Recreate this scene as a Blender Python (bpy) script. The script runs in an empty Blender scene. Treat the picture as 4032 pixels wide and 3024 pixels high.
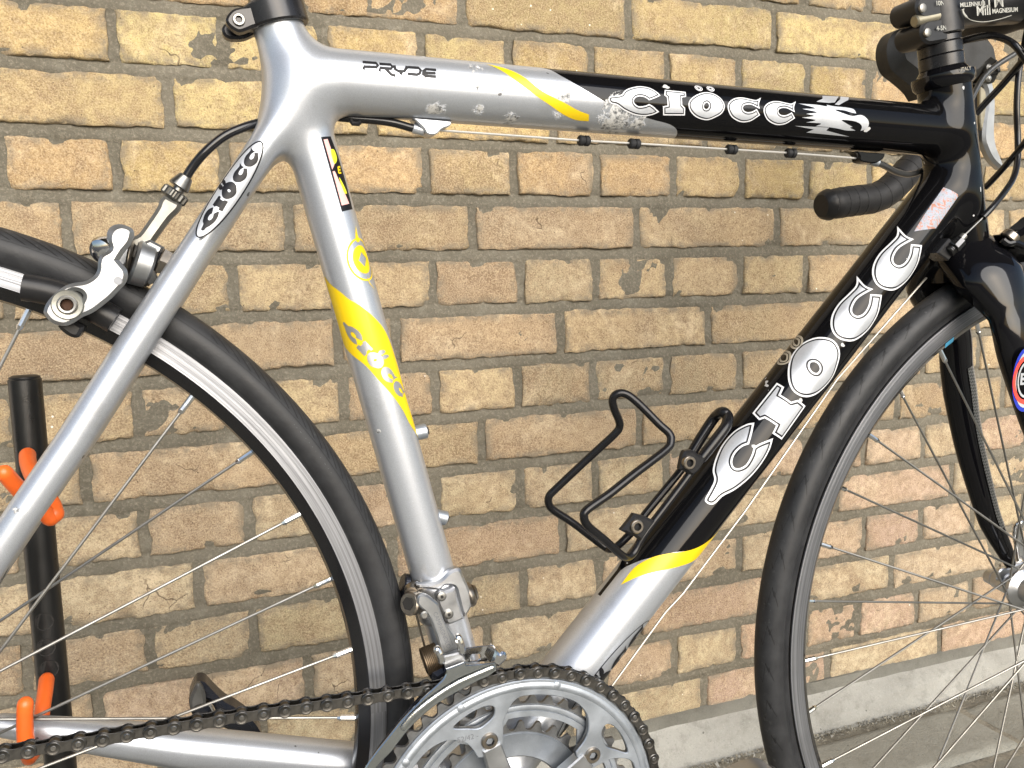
import bpy, bmesh, math, random
import numpy as np
from mathutils import Vector, Matrix, noise
random.seed(7)
SC = bpy.context.scene
COL = SC.collection
R = math.radians

# ------------------------------------------------------------------ camera, sky, sun
cam = bpy.data.cameras.new('camera'); camo = bpy.data.objects.new('camera', cam); COL.objects.link(camo)
camo.matrix_world = Matrix(((0.9367, 0.06605, -0.34385, 0.28542), (-0.34865, 0.08544, -0.93335, -0.96915),
                            (-0.03227, 0.99415, 0.10306, -0.31188), (0, 0, 0, 1)))
cam.sensor_width = 36; cam.lens = 29.464; cam.clip_start = 0.01; cam.clip_end = 500
SC.camera = camo
world = bpy.data.worlds.new('World'); SC.world = world; world.use_nodes = True
wn = world.node_tree
sky = wn.nodes.new('ShaderNodeTexSky'); sky.sky_type = 'NISHITA'; sky.sun_disc = False
SUN_EL, SUN_AZ = R(25), R(6)         # azimuth measured from -Y (street side) towards +X
sky.sun_elevation = SUN_EL; sky.sun_rotation = math.pi - SUN_AZ
sky.altitude = 0; sky.air_density = 1; sky.dust_density = 2.0; sky.ozone_density = 1
bg = wn.nodes['Background']; bg.inputs[1].default_value = 0.11
wn.links.new(sky.outputs[0], bg.inputs[0])
sun = bpy.data.lights.new('sun', 'SUN'); suno = bpy.data.objects.new('sun', sun); COL.objects.link(suno)
sun.energy = 3.3; sun.angle = R(60); sun.color = (1, .97, .93)
sd = Vector((math.sin(SUN_AZ) * math.cos(SUN_EL), -math.cos(SUN_AZ) * math.cos(SUN_EL), math.sin(SUN_EL)))
suno.rotation_euler = sd.to_track_quat('Z', 'Y').to_euler()
SC.view_settings.view_transform = 'Standard'; SC.view_settings.look = 'None'
SC.view_settings.exposure = 0.72; SC.view_settings.gamma = 1
SC.render.engine = 'CYCLES'; SC.cycles.use_denoising = True
SC.cycles.max_bounces = 6; SC.cycles.caustics_reflective = False

# ------------------------------------------------------------------ material helpers
MATS = {}
class NT:
    def __init__(s, name):
        s.m = bpy.data.materials.new(name); s.m.use_nodes = True
        s.t = s.m.node_tree; s.b = s.t.nodes['Principled BSDF']
    def n(s, typ, **kw):
        o = s.t.nodes.new(typ)
        for k, v in kw.items(): setattr(o, k, v)
        return o
    def l(s, a, b): s.t.links.new(a, b)
    def setv(s, sock, v):
        if hasattr(v, 'links'): s.l(v, sock)
        elif isinstance(v, (tuple, list)) and sock.type == 'RGBA': sock.default_value = tuple(v[:3]) + (1,)
        else: sock.default_value = v
    def math(s, op, a, b=None, c=None, clamp=False):
        o = s.n('ShaderNodeMath', operation=op, use_clamp=clamp)
        s.setv(o.inputs[0], a)
        if b is not None: s.setv(o.inputs[1], b)
        if c is not None: s.setv(o.inputs[2], c)
        return o.outputs[0]
    def mix(s, f, a, b):
        o = s.n('ShaderNodeMix', data_type='RGBA')
        s.setv(o.inputs[0], f); s.setv(o.inputs[6], a); s.setv(o.inputs[7], b)
        return o.outputs[2]
    def noise(s, scale, detail=4, rough=.6, vec=None, dist=0):
        o = s.n('ShaderNodeTexNoise'); o.inputs['Scale'].default_value = scale
        o.inputs['Detail'].default_value = detail; o.inputs['Roughness'].default_value = rough
        o.inputs['Distortion'].default_value = dist
        s.l(vec if vec is not None else s.obj(), o.inputs['Vector'])
        return o.outputs['Fac']
    def obj(s):
        if not hasattr(s, '_o'): s._o = s.n('ShaderNodeTexCoord')
        return s._o.outputs['Object']
    def xyz(s, v):
        o = s.n('ShaderNodeSeparateXYZ'); s.l(v, o.inputs[0]); return o.outputs
    def ramp(s, f, stops):
        o = s.n('ShaderNodeValToRGB'); s.setv(o.inputs[0], f)
        e = o.color_ramp.elements
        while len(e) < len(stops): e.new(.5)
        for i, (p, c) in enumerate(stops):
            e[i].position = p; e[i].color = (tuple(c) + (1,)) if isinstance(c, tuple) else (c, c, c, 1)
        return o.outputs[0]
    def rng(s, f, a, b, c=0., d=1.):
        o = s.n('ShaderNodeMapRange'); s.setv(o.inputs[0], f)
        for i, v in enumerate((a, b, c, d)): o.inputs[i + 1].default_value = v
        return o.outputs[0]
    def bump(s, h, dist, strength=1.0):
        o = s.n('ShaderNodeBump'); o.inputs['Distance'].default_value = dist; o.inputs['Strength'].default_value = strength
        s.l(h, o.inputs['Height']); s.l(o.outputs[0], s.b.inputs['Normal']); return o
    def base(s, v): s.setv(s.b.inputs['Base Color'], v)
    def rough(s, v): s.setv(s.b.inputs['Roughness'], v)
    def metal(s, v): s.setv(s.b.inputs['Metallic'], v)
    def coat(s, v, r=.05): s.setv(s.b.inputs['Coat Weight'], v); s.b.inputs['Coat Roughness'].default_value = r

def mat(name, base, rough=.5, metal=0, coat=0, grain=0, gscale=800, wear=0, bump=0):
    """painted / metal / plastic surface with slight procedural unevenness"""
    t = NT(name)
    c = base
    if wear or grain:
        nz = t.noise(gscale, 3)
        nl = t.noise(28, 5, .7)
        k = t.rng(nl, .35, .7, 1 - wear, 1 + wear * .3)
        g = t.rng(nz, .3, .7, 1 - grain, 1 + grain)
        f = t.math('MULTIPLY', k, g)
        v = t.n('ShaderNodeVectorMath', operation='SCALE'); v.inputs[0].default_value = base
        t.l(f, v.inputs['Scale']); c = v.outputs[0]
        t.rough(t.rng(t.noise(60, 4), .3, .7, max(.02, rough * .8), min(1, rough * 1.25)))
    else: t.rough(rough)
    t.base(c); t.metal(metal)
    if coat: t.coat(coat)
    if bump: t.bump(t.noise(gscale, 3), .0004, bump)
    elif metal > .7 and wear: t.bump(t.math('ADD', t.noise(55, 2), t.math('MULTIPLY', t.noise(700, 3), .10)), .0012, .35)
    MATS[name] = t.m
    return t.m

M_alu   = mat('polished_aluminium', (.55, .56, .58), .36, 1, wear=.12, grain=.03)
M_alub  = mat('anodised_aluminium', (.38, .415, .46), .44, .85, wear=.18, grain=.03, gscale=1500)
M_arm   = mat('bright_crank_alloy', (.36, .37, .38), .38, .92, wear=.10)
M_chrome= mat('chromed_steel', (.70, .70, .70), .10, 1, wear=.15)
M_steel = mat('stainless_steel', (.28, .275, .26), .42, .95, wear=.2)
M_bolt  = mat('worn_bolt_steel', (.34, .30, .25), .32, 1, wear=.35)
M_chain = mat('oily_chain_steel', (.15, .143, .133), .30, 1, wear=.6, gscale=500)
M_chainp= mat('chain_pin_steel', (.26, .25, .235), .3, 1, wear=.3)
M_grime = mat('greasy_black_metal', (.03, .032, .04), .22, .6, wear=.3)
M_teeth = mat('worn_tooth_alloy', (.26, .265, .27), .36, .9, wear=.6)
M_blk   = mat('gloss_black_paint', (.004, .004, .005), .07); M_blk.node_tree.nodes['Principled BSDF'].inputs['Specular IOR Level'].default_value = .3
M_blkpl = mat('black_plastic', (.016, .016, .017), .33, wear=.2, grain=.1)
M_blkan = mat('black_anodised_metal', (.022, .022, .024), .26, .3, wear=.2)
M_wire  = mat('black_coated_wire', (.008, .008, .009), .22, 0, wear=.2)
M_hous  = mat('black_cable_housing', (.010, .010, .011), .22, coat=.3)
M_rub   = mat('black_rubber', (.018, .019, .021), .62, wear=.3, grain=.15)
M_tape  = mat('black_bar_tape', (.017, .017, .018), .55, wear=.2, grain=.2, gscale=1200, bump=.4)
M_hole  = mat('rusty_socket', (.07, .035, .02), .7, .4, wear=.3)
M_dark  = mat('dark_recess', (.012, .011, .010), .8)
M_orange= mat('orange_plastic_coating', (.80, .13, .015), .42, coat=.1, wear=.12, grain=.03)
M_postb = mat('black_powder_coat', (.007, .007, .007), .34, wear=.15, grain=.1, bump=.15)
M_white = mat('white_print', (.50, .52, .55), .42, .5, wear=.12, grain=.05)
M_wkey  = mat('white_keyline', (.62, .63, .65), .45)
M_inkb  = mat('black_print', (.006, .006, .008), .42)
for _m in (M_inkb, M_hous, M_tape, M_rub, M_wire, M_blkpl): _m.node_tree.nodes['Principled BSDF'].inputs['Specular IOR Level'].default_value = .28
M_grey  = mat('grey_print', (.32, .29, .23), .4)
M_yel   = mat('yellow_print', (.72, .50, .002), .45, coat=.1)
M_pink  = mat('pink_print', (.82, .42, .40), .4)
M_lime  = mat('lime_print', (.58, .62, .03), .4)
M_silp  = mat('silver_print', (.50, .51, .53), .38, .85)
M_blue  = mat('blue_print', (.01, .03, .36), .3, coat=.5)
M_red   = mat('red_print', (.80, .06, .04), .3, coat=.5)
M_etch  = mat('etched_mark', (.22, .23, .25), .5, .8)
M_tyret = mat('raised_tyre_lettering', (.055, .057, .06), .6)

def brick_material():
    t = NT('buff_stock_brick')
    oi = t.n('ShaderNodeObjectInfo'); rnd = oi.outputs['Random']
    va = t.n('ShaderNodeVectorMath', operation='ADD'); t.l(t.obj(), va.inputs[0])
    sc = t.n('ShaderNodeVectorMath', operation='SCALE'); sc.inputs[0].default_value = (37, 91, 13); t.l(rnd, sc.inputs['Scale']); t.l(sc.outputs[0], va.inputs[1])
    P = va.outputs[0]
    base = oi.outputs['Color']
    big = t.noise(9, 3, .6, P)
    c = t.mix(t.rng(big, .40, .66, 0, .35), base, (.50, .35, .20))
    c = t.mix(t.rng(t.noise(12, 6, .72, P, 1.0), .49, .68, 0, .66), c, (.22, .155, .105))
    c = t.mix(t.rng(t.noise(13, 6, .72, P, .5), .53, .68, 0, .6), c, (.66, .54, .37))
    mid = t.noise(90, 5, .7, P)
    c = t.mix(t.rng(mid, .36, .60, .55, 0), c, (.22, .145, .085))
    fine = t.noise(620, 4, .7, P)
    c = t.mix(t.rng(fine, .48, .66, 0, .55), c, (.66, .53, .34))
    c = t.mix(t.rng(fine, .34, .47, .62, 0), c, (.14, .09, .055))
    pv = t.n('ShaderNodeTexVoronoi'); pv.inputs['Scale'].default_value = 130; t.l(P, pv.inputs['Vector'])
    pit = t.math('LESS_THAN', pv.outputs['Distance'], .10)
    sel = t.math('GREATER_THAN', t.xyz(pv.outputs['Color'])[0], .88)
    pit = t.math('MULTIPLY', pit, sel)
    c = t.mix(t.math('MULTIPLY', pit, .8), c, (.07, .045, .03))
    pv2 = t.n('ShaderNodeTexVoronoi'); pv2.inputs['Scale'].default_value = 75; t.l(P, pv2.inputs['Vector'])
    wp = t.math('MULTIPLY', t.math('LESS_THAN', pv2.outputs['Distance'], .085), t.math('GREATER_THAN', t.xyz(pv2.outputs['Color'])[1], .95))
    c = t.mix(wp, c, (.85, .80, .70))
    # fine firing cracks
    dn = t.n('ShaderNodeVectorMath', operation='ADD'); t.l(P, dn.inputs[0])
    nn = t.n('ShaderNodeTexNoise'); nn.inputs['Scale'].default_value = 35; t.l(P, nn.inputs['Vector'])
    sv = t.n('ShaderNodeVectorMath', operation='SCALE'); t.l(nn.outputs['Color'], sv.inputs[0]); sv.inputs['Scale'].default_value = .03; t.l(sv.outputs[0], dn.inputs[1])
    ve = t.n('ShaderNodeTexVoronoi', feature='DISTANCE_TO_EDGE'); ve.inputs['Scale'].default_value = 17; t.l(dn.outputs[0], ve.inputs['Vector'])
    crk = t.math('MULTIPLY', t.math('LESS_THAN', ve.outputs['Distance'], .009), t.rng(t.noise(13, 3, .6, P), .63, .68))
    c = t.mix(t.math('MULTIPLY', crk, .7), c, (.09, .06, .04))
    # mortar smears on the brick's edges
    lo = t.n('ShaderNodeAttribute'); lo.attribute_name = 'edge'
    sm = t.math('MULTIPLY', t.rng(lo.outputs['Fac'], .05, .7, 0, 1), t.rng(t.noise(48, 5, .75, P), .44, .58, 0, 1))
    c = t.mix(t.math('MULTIPLY', sm, .8), c, (.22, .185, .135))
    t.base(c); t.rough(.93); t.b.inputs['Specular IOR Level'].default_value = .25
    # surface relief
    h = t.math('ADD', t.math('MULTIPLY', fine, .45), t.math('MULTIPLY', mid, .9))
    h = t.math('SUBTRACT', h, t.math('MULTIPLY', t.math('MAXIMUM', pit, crk), .8))
    t.bump(h, .0028, 1.0)
    return t.m
M_brick = brick_material()

def mortar_material():
    t = NT('grey_brown_mortar')
    big = t.noise(7, 4, .6)
    c = t.mix(t.rng(big, .35, .65), (.118, .106, .080), (.168, .152, .118))
    c = t.mix(t.rng(t.noise(40, 5, .7), .53, .72, 0, .5), c, (.25, .235, .19))
    z = t.xyz(t.obj())[2]
    c = t.mix(t.rng(z, -.62, -.88, 0, .55), c, (.36, .345, .30))      # cleaner, greyer cement low down
    c = t.mix(t.rng(t.noise(300, 5, .75), .5, .75, 0, .5), c, (.42, .37, .29))
    c = t.mix(t.rng(t.noise(340, 5, .75), .30, .44, .5, 0), c, (.07, .06, .05))
    t.base(c); t.rough(.95); t.b.inputs['Specular IOR Level'].default_value = .2
    t.bump(t.math('ADD', t.noise(300, 5, .7), t.math('MULTIPLY', t.noise(70, 4), 1.2)), .0022, .9)
    return t.m
M_mortar = mortar_material()

def concrete_material(name, a, b, dark, s=1.0, stain=.5):
    t = NT(name)
    c = t.mix(t.rng(t.noise(6 * s, 4, .6), .35, .65), a, b)
    c = t.mix(t.rng(t.noise(25 * s, 6, .75), .50, .72, 0, stain), c, dark)
    c = t.mix(t.rng(t.noise(420, 4, .7), .55, .75, 0, .3), c, tuple(min(1, v * 1.6) for v in b))
    c = t.mix(t.rng(t.noise(380, 4, .7), .28, .42, .5, 0), c, tuple(v * .45 for v in a))
    pv = t.n('ShaderNodeTexVoronoi'); pv.inputs['Scale'].default_value = 90; t.l(t.obj(), pv.inputs['Vector'])
    sp = t.math('MULTIPLY', t.math('LESS_THAN', pv.outputs['Distance'], .16), t.math('GREATER_THAN', t.xyz(pv.outputs['Color'])[0], .93))
    c = t.mix(t.math('MULTIPLY', sp, .7), c, (.06, .055, .045))
    t.base(c); t.rough(.9)
    t.bump(t.math('ADD', t.noise(350, 5, .7), t.math('MULTIPLY', t.noise(50, 4), 1.5)), .0018, .7)
    return t.m
M_kerb = concrete_material('weathered_concrete', (.25, .245, .22), (.34, .335, .305), (.15, .145, .125), 1.6, .7)
M_slab = concrete_material('grey_paving', (.24, .235, .20), (.30, .295, .255), (.15, .145, .12), 1.0)
M_grit = concrete_material('dirty_joint_grit', (.20, .18, .14), (.32, .30, .24), (.06, .05, .04), 4, .8)
M_shadeslab = concrete_material('shade_slab_surface', (.10, .10, .095), (.12, .12, .115), (.08, .08, .07))  # surface of the added overhead slab that blocks light

def frame_material():
    t = NT('silver_and_black_frame_paint')
    P = t.obj(); X, Y, Z = t.xyz(P)[0:3]
    def curve(v, pts, lo, hi, olo, ohi):
        """piecewise smooth function through pts (in, out) on ranges"""
        f = t.n('ShaderNodeFloatCurve'); t.l(t.rng(v, lo, hi), f.inputs['Value'])
        c = f.mapping.curves[0]; q = sorted(((a - lo) / (hi - lo), (b - olo) / (ohi - olo)) for a, b in pts)
        c.points[0].location = q[0]; c.points[1].location = q[-1]
        for a, b in q[1:-1]: c.points.new(a, b)
        f.mapping.update()
        return t.rng(f.outputs[0], 0, 1, olo, ohi)
    def tube(px, pz, dx, dz):
        ax = t.math('SUBTRACT', X, px); az = t.math('SUBTRACT', Z, pz)
        a = t.math('ADD', t.math('MULTIPLY', ax, dx), t.math('MULTIPLY', az, dz))
        b = t.math('ADD', t.math('MULTIPLY', ax, -dz), t.math('MULTIPLY', az, dx))
        return a, b
    def black(name, a, b, pts, r):
        o = curve(b, pts, -r, r, min(p[1] for p in pts) - .01, max(p[1] for p in pts) + .01)
        return t.math('GREATER_THAN', a, o)
    # boundaries: (position across the tube, position along the tube)
    ta, tb = tube(.5943, .4222, .9999, .0122)
    mtop = t.math('MULTIPLY', black('top', ta, tb, TOPB, .0215), t.math('GREATER_THAN', Z, .37))
    da, db = tube(.6006, .1635, .6706, .7419)
    mdn = t.math('MULTIPLY', black('down', da, db, DOWNB, .0225), t.math('MULTIPLY', t.math('LESS_THAN', Z, .385), t.math('GREATER_THAN', X, .43)))
    blk = t.math('MAXIMUM', mtop, mdn)
    # scraped patches (x, z, radius, threshold)
    nz = t.noise(95, 8, .82, None, .6); ns = t.noise(300, 4, .75)
    def patch(px, pz, rx, rz, thr):
        dx = t.math('DIVIDE', t.math('SUBTRACT', X, px), rx); dz = t.math('DIVIDE', t.math('SUBTRACT', Z, pz), rz)
        d = t.math('SQRT', t.math('ADD', t.math('MULTIPLY', dx, dx), t.math('MULTIPLY', dz, dz)))
        e = t.math('ADD', t.math('MULTIPLY', nz, 2.6), t.math('MULTIPLY', t.math('SUBTRACT', 1, d), .9))
        return t.math('MULTIPLY', t.math('GREATER_THAN', e, thr + .56), t.math('LESS_THAN', Y, 0))
    scr = None
    for p in SCRAPES:
        q = patch(*p); scr = q if scr is None else t.math('MAXIMUM', scr, q)
    chips = t.math('MULTIPLY', t.math('GREATER_THAN', t.noise(75, 2, .5), .735), .9)
    flake = t.noise(2600, 1, .5)
    fl = t.rng(flake, .3, .7, .88, 1.12)
    v = t.n('ShaderNodeVectorMath', operation='SCALE'); v.inputs[0].default_value = (.48, .505, .545); t.l(fl, v.inputs['Scale'])
    col = t.mix(blk, v.outputs[0], (.0035, .0035, .004))
    dirty = t.math('MULTIPLY', t.rng(t.noise(35, 6, .75), .56, .72, 0, .25), t.math('SUBTRACT', 1, blk))
    col = t.mix(dirty, col, (.25, .24, .22))
    col = t.mix(chips, col, t.mix(blk, (.12, .12, .12), (.5, .5, .5)))
    scol = t.mix(t.rng(ns, .38, .55), (.10, .105, .11), (.56, .56, .55))
    col = t.mix(scr, col, scol)
    t.base(col)
    met = t.math('MULTIPLY', t.math('SUBTRACT', 1, blk), .68)
    t.metal(t.math('MULTIPLY', met, t.math('SUBTRACT', 1, scr)))
    r = t.mix(blk, (.34, .34, .34), (.07, .07, .07))
    r = t.mix(scr, r, (.6, .6, .6)); t.l(r, t.b.inputs['Roughness'])
    t.setv(t.b.inputs['Specular IOR Level'], t.rng(blk, 0, 1, .5, .20)); t.setv(t.b.inputs['Coat Weight'], t.math('MULTIPLY', t.math('SUBTRACT', 1, t.math('MAXIMUM', scr, blk)), .35)); t.b.inputs['Coat Roughness'].default_value = .08
    t.bump(t.math('ADD', t.math('MULTIPLY', scr, t.math('ADD', ns, .3)), t.math('MULTIPLY', t.noise(90, 2), .06)), .0005, .6)
    return t.m
_tp = [(.41366,.44061),(.42219,.43908),(.43495,.4315),(.4491,.4242),(.46108,.41889),(.47323,.41457),(.48552,.41168),(.50426,.40913),(.52084,.40676),(.52936,.40219)]
_dn = [(.48381,.06753),(.49754,.08178),(.5198,.09234),(.54852,.09606)] + [(.56227,.10015),(.57617,.10492),(.59018,.11152)] + [(.61132,.12612)]
def _loc(pts, px, pz, dx, dz):
    return [(-(x - px) * dz + (z - pz) * dx, (x - px) * dx + (z - pz) * dz) for x, z in pts]
TOPB = _loc(_tp, .5943, .4222, .9999, .0122)
DOWNB = _loc(_dn, .6006, .1635, .6706, .7419)
_s = [(.37346,.43186),(.37573,.40641),(.40224,.40288),(.43288,.41466),(.47577,.40963),(.4931,.40557),(.34587,.40351),(.34072,.43854),(.44251,.3965),(.37297,.42079)] + [(.30859,.19465)] + [(.17028,.26625),(.14743,.24591),(.10343,.16582)] + [(.15864,-.00869),(.09038,.13426)]
_r = [(.012, .010, 1.42), (.013, .007, 1.30), (.017, .006, 1.38), (.009, .012, 1.18), (.019, .017, 1.12), (.014, .009, 1.35), (.013, .008, 1.36), (.006, .004, 1.3), (.006, .004, 1.35), (.004, .008, 1.4),
      (.003, .003, 1.3), (.002, .006, 1.45), (.002, .006, 1.5), (.003, .003, 1.4), (.004, .003, 1.4), (.004, .004, 1.4)]
SCRAPES = [(x, z, a, b, t) for (x, z), (a, b, t) in zip(_s, _r)]
M_frame = frame_material()

def rim_material(black_below=None):
    t = NT('machined_rim' if black_below is None else 'machined_rim_black_section')
    uv = t.n('ShaderNodeUVMap'); u = t.xyz(uv.outputs[0])
    cmb = t.n('ShaderNodeCombineXYZ'); t.l(t.math('MULTIPLY', u[1], 90), cmb.inputs[0]); t.l(t.math('MULTIPLY', u[0], .5), cmb.inputs[1])
    st = t.noise(6, 3, .7, cmb.outputs[0])
    k = t.rng(st, .3, .7, .35, 1.15)
    wv = t.math('MULTIPLY', k, t.rng(t.noise(14, 4, .6), .3, .7, .85, 1.05))
    v = t.n('ShaderNodeVectorMath', operation='SCALE'); v.inputs[0].default_value = (.33, .34, .365); t.l(wv, v.inputs['Scale'])
    t.base(v.outputs[0]); t.metal(.9); t.rough(t.rng(st, .3, .7, .52, .38)); t.bump(st, .0004, .8)
    return t.m
M_rim = rim_material()
M_rimb = mat('black_anodised_rim', (.008, .008, .009), .22, .2, coat=.2)

def tyre_material(kind):
    t = NT('worn_black_tyre_' + kind)
    uv = t.n('ShaderNodeUVMap'); u = t.xyz(uv.outputs[0]); U_, V_ = u[0], u[1]       # U in metres round the tyre, V section angle (0 = outer crown)
    av = t.math('ABSOLUTE', V_)
    h = None
    if kind == 'siped':
        s = t.math('ADD', U_, t.math('MULTIPLY', av, .030))
        fr = t.math('FRACT', t.math('DIVIDE', s, .0085))
        ln = t.math('LESS_THAN', fr, .17)
        band = t.math('MULTIPLY', t.math('GREATER_THAN', av, .45), t.math('LESS_THAN', av, 1.02))
        gap = t.math('GREATER_THAN', t.math('FRACT', t.math('DIVIDE', U_, .30)), .16)
        h = t.math('MULTIPLY', t.math('MULTIPLY', ln, band), gap)
        ml = t.math('LESS_THAN', t.math('ABSOLUTE', t.math('SUBTRACT', av, 1.12)), .018)
        h = t.math('MAXIMUM', h, t.math('MULTIPLY', ml, .7))
    else:
        zz = t.math('PINGPONG', t.math('MULTIPLY', av, 1.0), .22)
        s = t.math('ADD', U_, t.math('MULTIPLY', zz, .055))
        s = t.math('ADD', s, t.math('MULTIPLY', av, .022))
        fr = t.math('FRACT', t.math('DIVIDE', s, .032))
        ln = t.math('LESS_THAN', fr, .065)
        band = t.math('MULTIPLY', t.math('GREATER_THAN', av, .30), t.math('LESS_THAN', av, .95))
        h = t.math('MULTIPLY', ln, band)
        s2 = t.math('SUBTRACT', U_, t.math('MULTIPLY', av, .030))
        fr2 = t.math('FRACT', t.math('ADD', t.math('DIVIDE', s2, .032), .5))
        h2 = t.math('MULTIPLY', t.math('LESS_THAN', fr2, .05), t.math('MULTIPLY', t.math('GREATER_THAN', av, .80), t.math('LESS_THAN', av, 1.22)))
        h = t.math('MAXIMUM', h, h2)
    nz = t.noise(45, 5, .7)
    c = t.mix(t.rng(nz, .4, .7), (.017, .0175, .019), (.029, .030, .032))
    c = t.mix(t.math('MULTIPLY', t.rng(t.noise(200, 4, .75), .58, .75), t.math('LESS_THAN', av, .9)), c, (.055, .055, .055))
    c = t.mix(t.math('MULTIPLY', h, .9), c, (.003, .003, .003))
    t.base(c); t.rough(t.rng(nz, .3, .7, .42, .60)); t.b.inputs['Specular IOR Level'].default_value = .32
    t.bump(t.math('SUBTRACT', t.math('MULTIPLY', t.noise(500, 3), .15), h), .0009, .9)
    return t.m
M_tyr = tyre_material('siped'); M_tyf = tyre_material('lightning')

def carbon_material():
    t = NT('carbon_weave'); P = t.obj()
    mp = t.n('ShaderNodeMapping'); mp.inputs['Rotation'].default_value = (0, R(28), 0); t.l(P, mp.inputs[0])
    x, y, z = t.xyz(mp.outputs[0])[0:3]
    f = .0034
    a = t.math('FRACT', t.math('DIVIDE', x, f)); b = t.math('FRACT', t.math('DIVIDE', t.math('ADD', z, t.math('MULTIPLY', t.math('FLOOR', t.math('DIVIDE', x, f)), f * .5)), f))
    ch = t.math('GREATER_THAN', b, .5)
    t.base(t.mix(ch, (.010, .010, .010), (.13, .135, .13))); t.rough(.35); t.coat(.5); t.metal(.2)
    return t.m
M_carb = carbon_material()

# ------------------------------------------------------------------ object helpers
def link(o, parent=None):
    COL.objects.link(o)
    if parent is not None: o.parent = parent
    return o
def mesh_obj(name, verts, faces, mats, parent=None, smooth=True, mi=None, angle=35):
    me = bpy.data.meshes.new(name)
    me.from_pydata([tuple(map(float, v)) for v in verts], [], [tuple(map(int, f)) for f in faces]); me.update()
    for m in (mats if isinstance(mats, (list, tuple)) else [mats]): me.materials.append(m)
    if mi is not None: me.polygons.foreach_set('material_index', mi)
    if smooth:
        me.polygons.foreach_set('use_smooth', [True] * len(me.polygons))
        if angle and angle < 180: me.set_sharp_from_angle(angle=R(angle))
    return link(bpy.data.objects.new(name, me), parent)
class MB:
    """collects shapes into one mesh"""
    def __init__(s): s.v = []; s.f = []; s.mi = []
    def add(s, v, f, m=0):
        n = len(s.v); s.v += [tuple(p) for p in v]; s.f += [tuple(i + n for i in q) for q in f]; s.mi += [m] * len(f); return s
    def obj(s, name, mats, parent=None, smooth=True, angle=35): return mesh_obj(name, s.v, s.f, mats, parent, smooth, s.mi, angle)
def frame_of(d, up=None):
    d = Vector(d).normalized(); u = Vector(up) if up is not None else (Vector((0, 0, 1)) if abs(d.z) < .9 else Vector((1, 0, 0)))
    a = u.cross(d).normalized(); b = d.cross(a).normalized(); return a, b, d
def catmull(P, n=6, closed=False):
    P = [np.array(p, float) for p in P]; out = []; N = len(P)
    for i in range(N if closed else N - 1):
        if closed: p0, p1, p2, p3 = P[(i - 1) % N], P[i], P[(i + 1) % N], P[(i + 2) % N]
        else: p0, p1, p2, p3 = P[max(i - 1, 0)], P[i], P[i + 1], P[min(i + 2, N - 1)]
        for k in range(n):
            t = k / n
            out.append(.5 * ((2 * p1) + (-p0 + p2) * t + (2 * p0 - 5 * p1 + 4 * p2 - p3) * t * t + (-p0 + 3 * p1 - 3 * p2 + p3) * t ** 3))
    if not closed: out.append(P[-1])
    return out
def sweep(pts, r, segs=12, closed=False, cap=True, dome=False, sx=1.0, up=None):
    """round (or elliptical, sx) section swept along pts; r scalar or list"""
    P = [Vector(p[:3]) for p in pts]; n = len(P)
    rr = [r] * n if not isinstance(r, (list, tuple, np.ndarray)) else list(r)
    if dome and not closed:
        d0 = (P[0] - P[1]).normalized(); d1 = (P[-1] - P[-2]).normalized(); a, b = rr[0], rr[-1]
        P = [P[0] + d0 * a * k for k in (.98, .87, .5)] + P + [P[-1] + d1 * b * k for k in (.5, .87, .98)]
        rr = [a * .2, a * .5, a * .87] + rr + [b * .87, b * .5, b * .2]; n = len(P)
    V = []; F = []
    T = [((P[(i + 1) % n] - P[i - 1]) if closed else (P[min(i + 1, n - 1)] - P[max(i - 1, 0)])).normalized() for i in range(n)]
    a, b, _ = frame_of(T[0], up)
    for i in range(n):
        a = (a - T[i] * a.dot(T[i])).normalized(); b = T[i].cross(a)
        for k in range(segs):
            w = 2 * math.pi * k / segs
            V.append(P[i] + a * math.cos(w) * rr[i] + b * math.sin(w) * rr[i] * sx)
    for i in range(n if closed else n - 1):
        j = (i + 1) % n
        for k in range(segs): F.append((i * segs + k, i * segs + (k + 1) % segs, j * segs + (k + 1) % segs, j * segs + k))
    if cap and not closed: F.append(tuple(range(segs - 1, -1, -1))); F.append(tuple((n - 1) * segs + k for k in range(segs)))
    return V, F
def cyl(p0, p1, r0, r1=None, segs=24, bev=0.0):
    p0, p1 = Vector(p0), Vector(p1); r1 = r0 if r1 is None else r1; d = (p1 - p0)
    L = d.length; d.normalize(); a, b, _ = frame_of(d)
    pr = [(0, r0), (L, r1)] if not bev else [(0, r0 - bev), (bev, r0), (L - bev, r1), (L, r1 - bev)]
    V = []; F = []
    for t, r in pr:
        for k in range(segs):
            w = 2 * math.pi * k / segs; V.append(p0 + d * t + a * math.cos(w) * r + b * math.sin(w) * r)
    for i in range(len(pr) - 1):
        for k in range(segs): F.append((i * segs + k, i * segs + (k + 1) % segs, (i + 1) * segs + (k + 1) % segs, (i + 1) * segs + k))
    F.append(tuple(range(segs - 1, -1, -1))); F.append(tuple((len(pr) - 1) * segs + k for k in range(segs)))
    return V, F
def lathe(c, axis, prof, segs=32, up=None):
    """prof: list of (distance along axis, radius); open ends unless radius 0"""
    c = Vector(c); a, b, d = frame_of(axis, up); V = []; F = []
    for t, r in prof:
        for k in range(segs):
            w = 2 * math.pi * k / segs; V.append(c + d * t + a * math.cos(w) * r + b * math.sin(w) * r)
    for i in range(len(prof) - 1):
        for k in range(segs): F.append((i * segs + k, i * segs + (k + 1) % segs, (i + 1) * segs + (k + 1) % segs, (i + 1) * segs + k))
    return V, F
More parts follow.
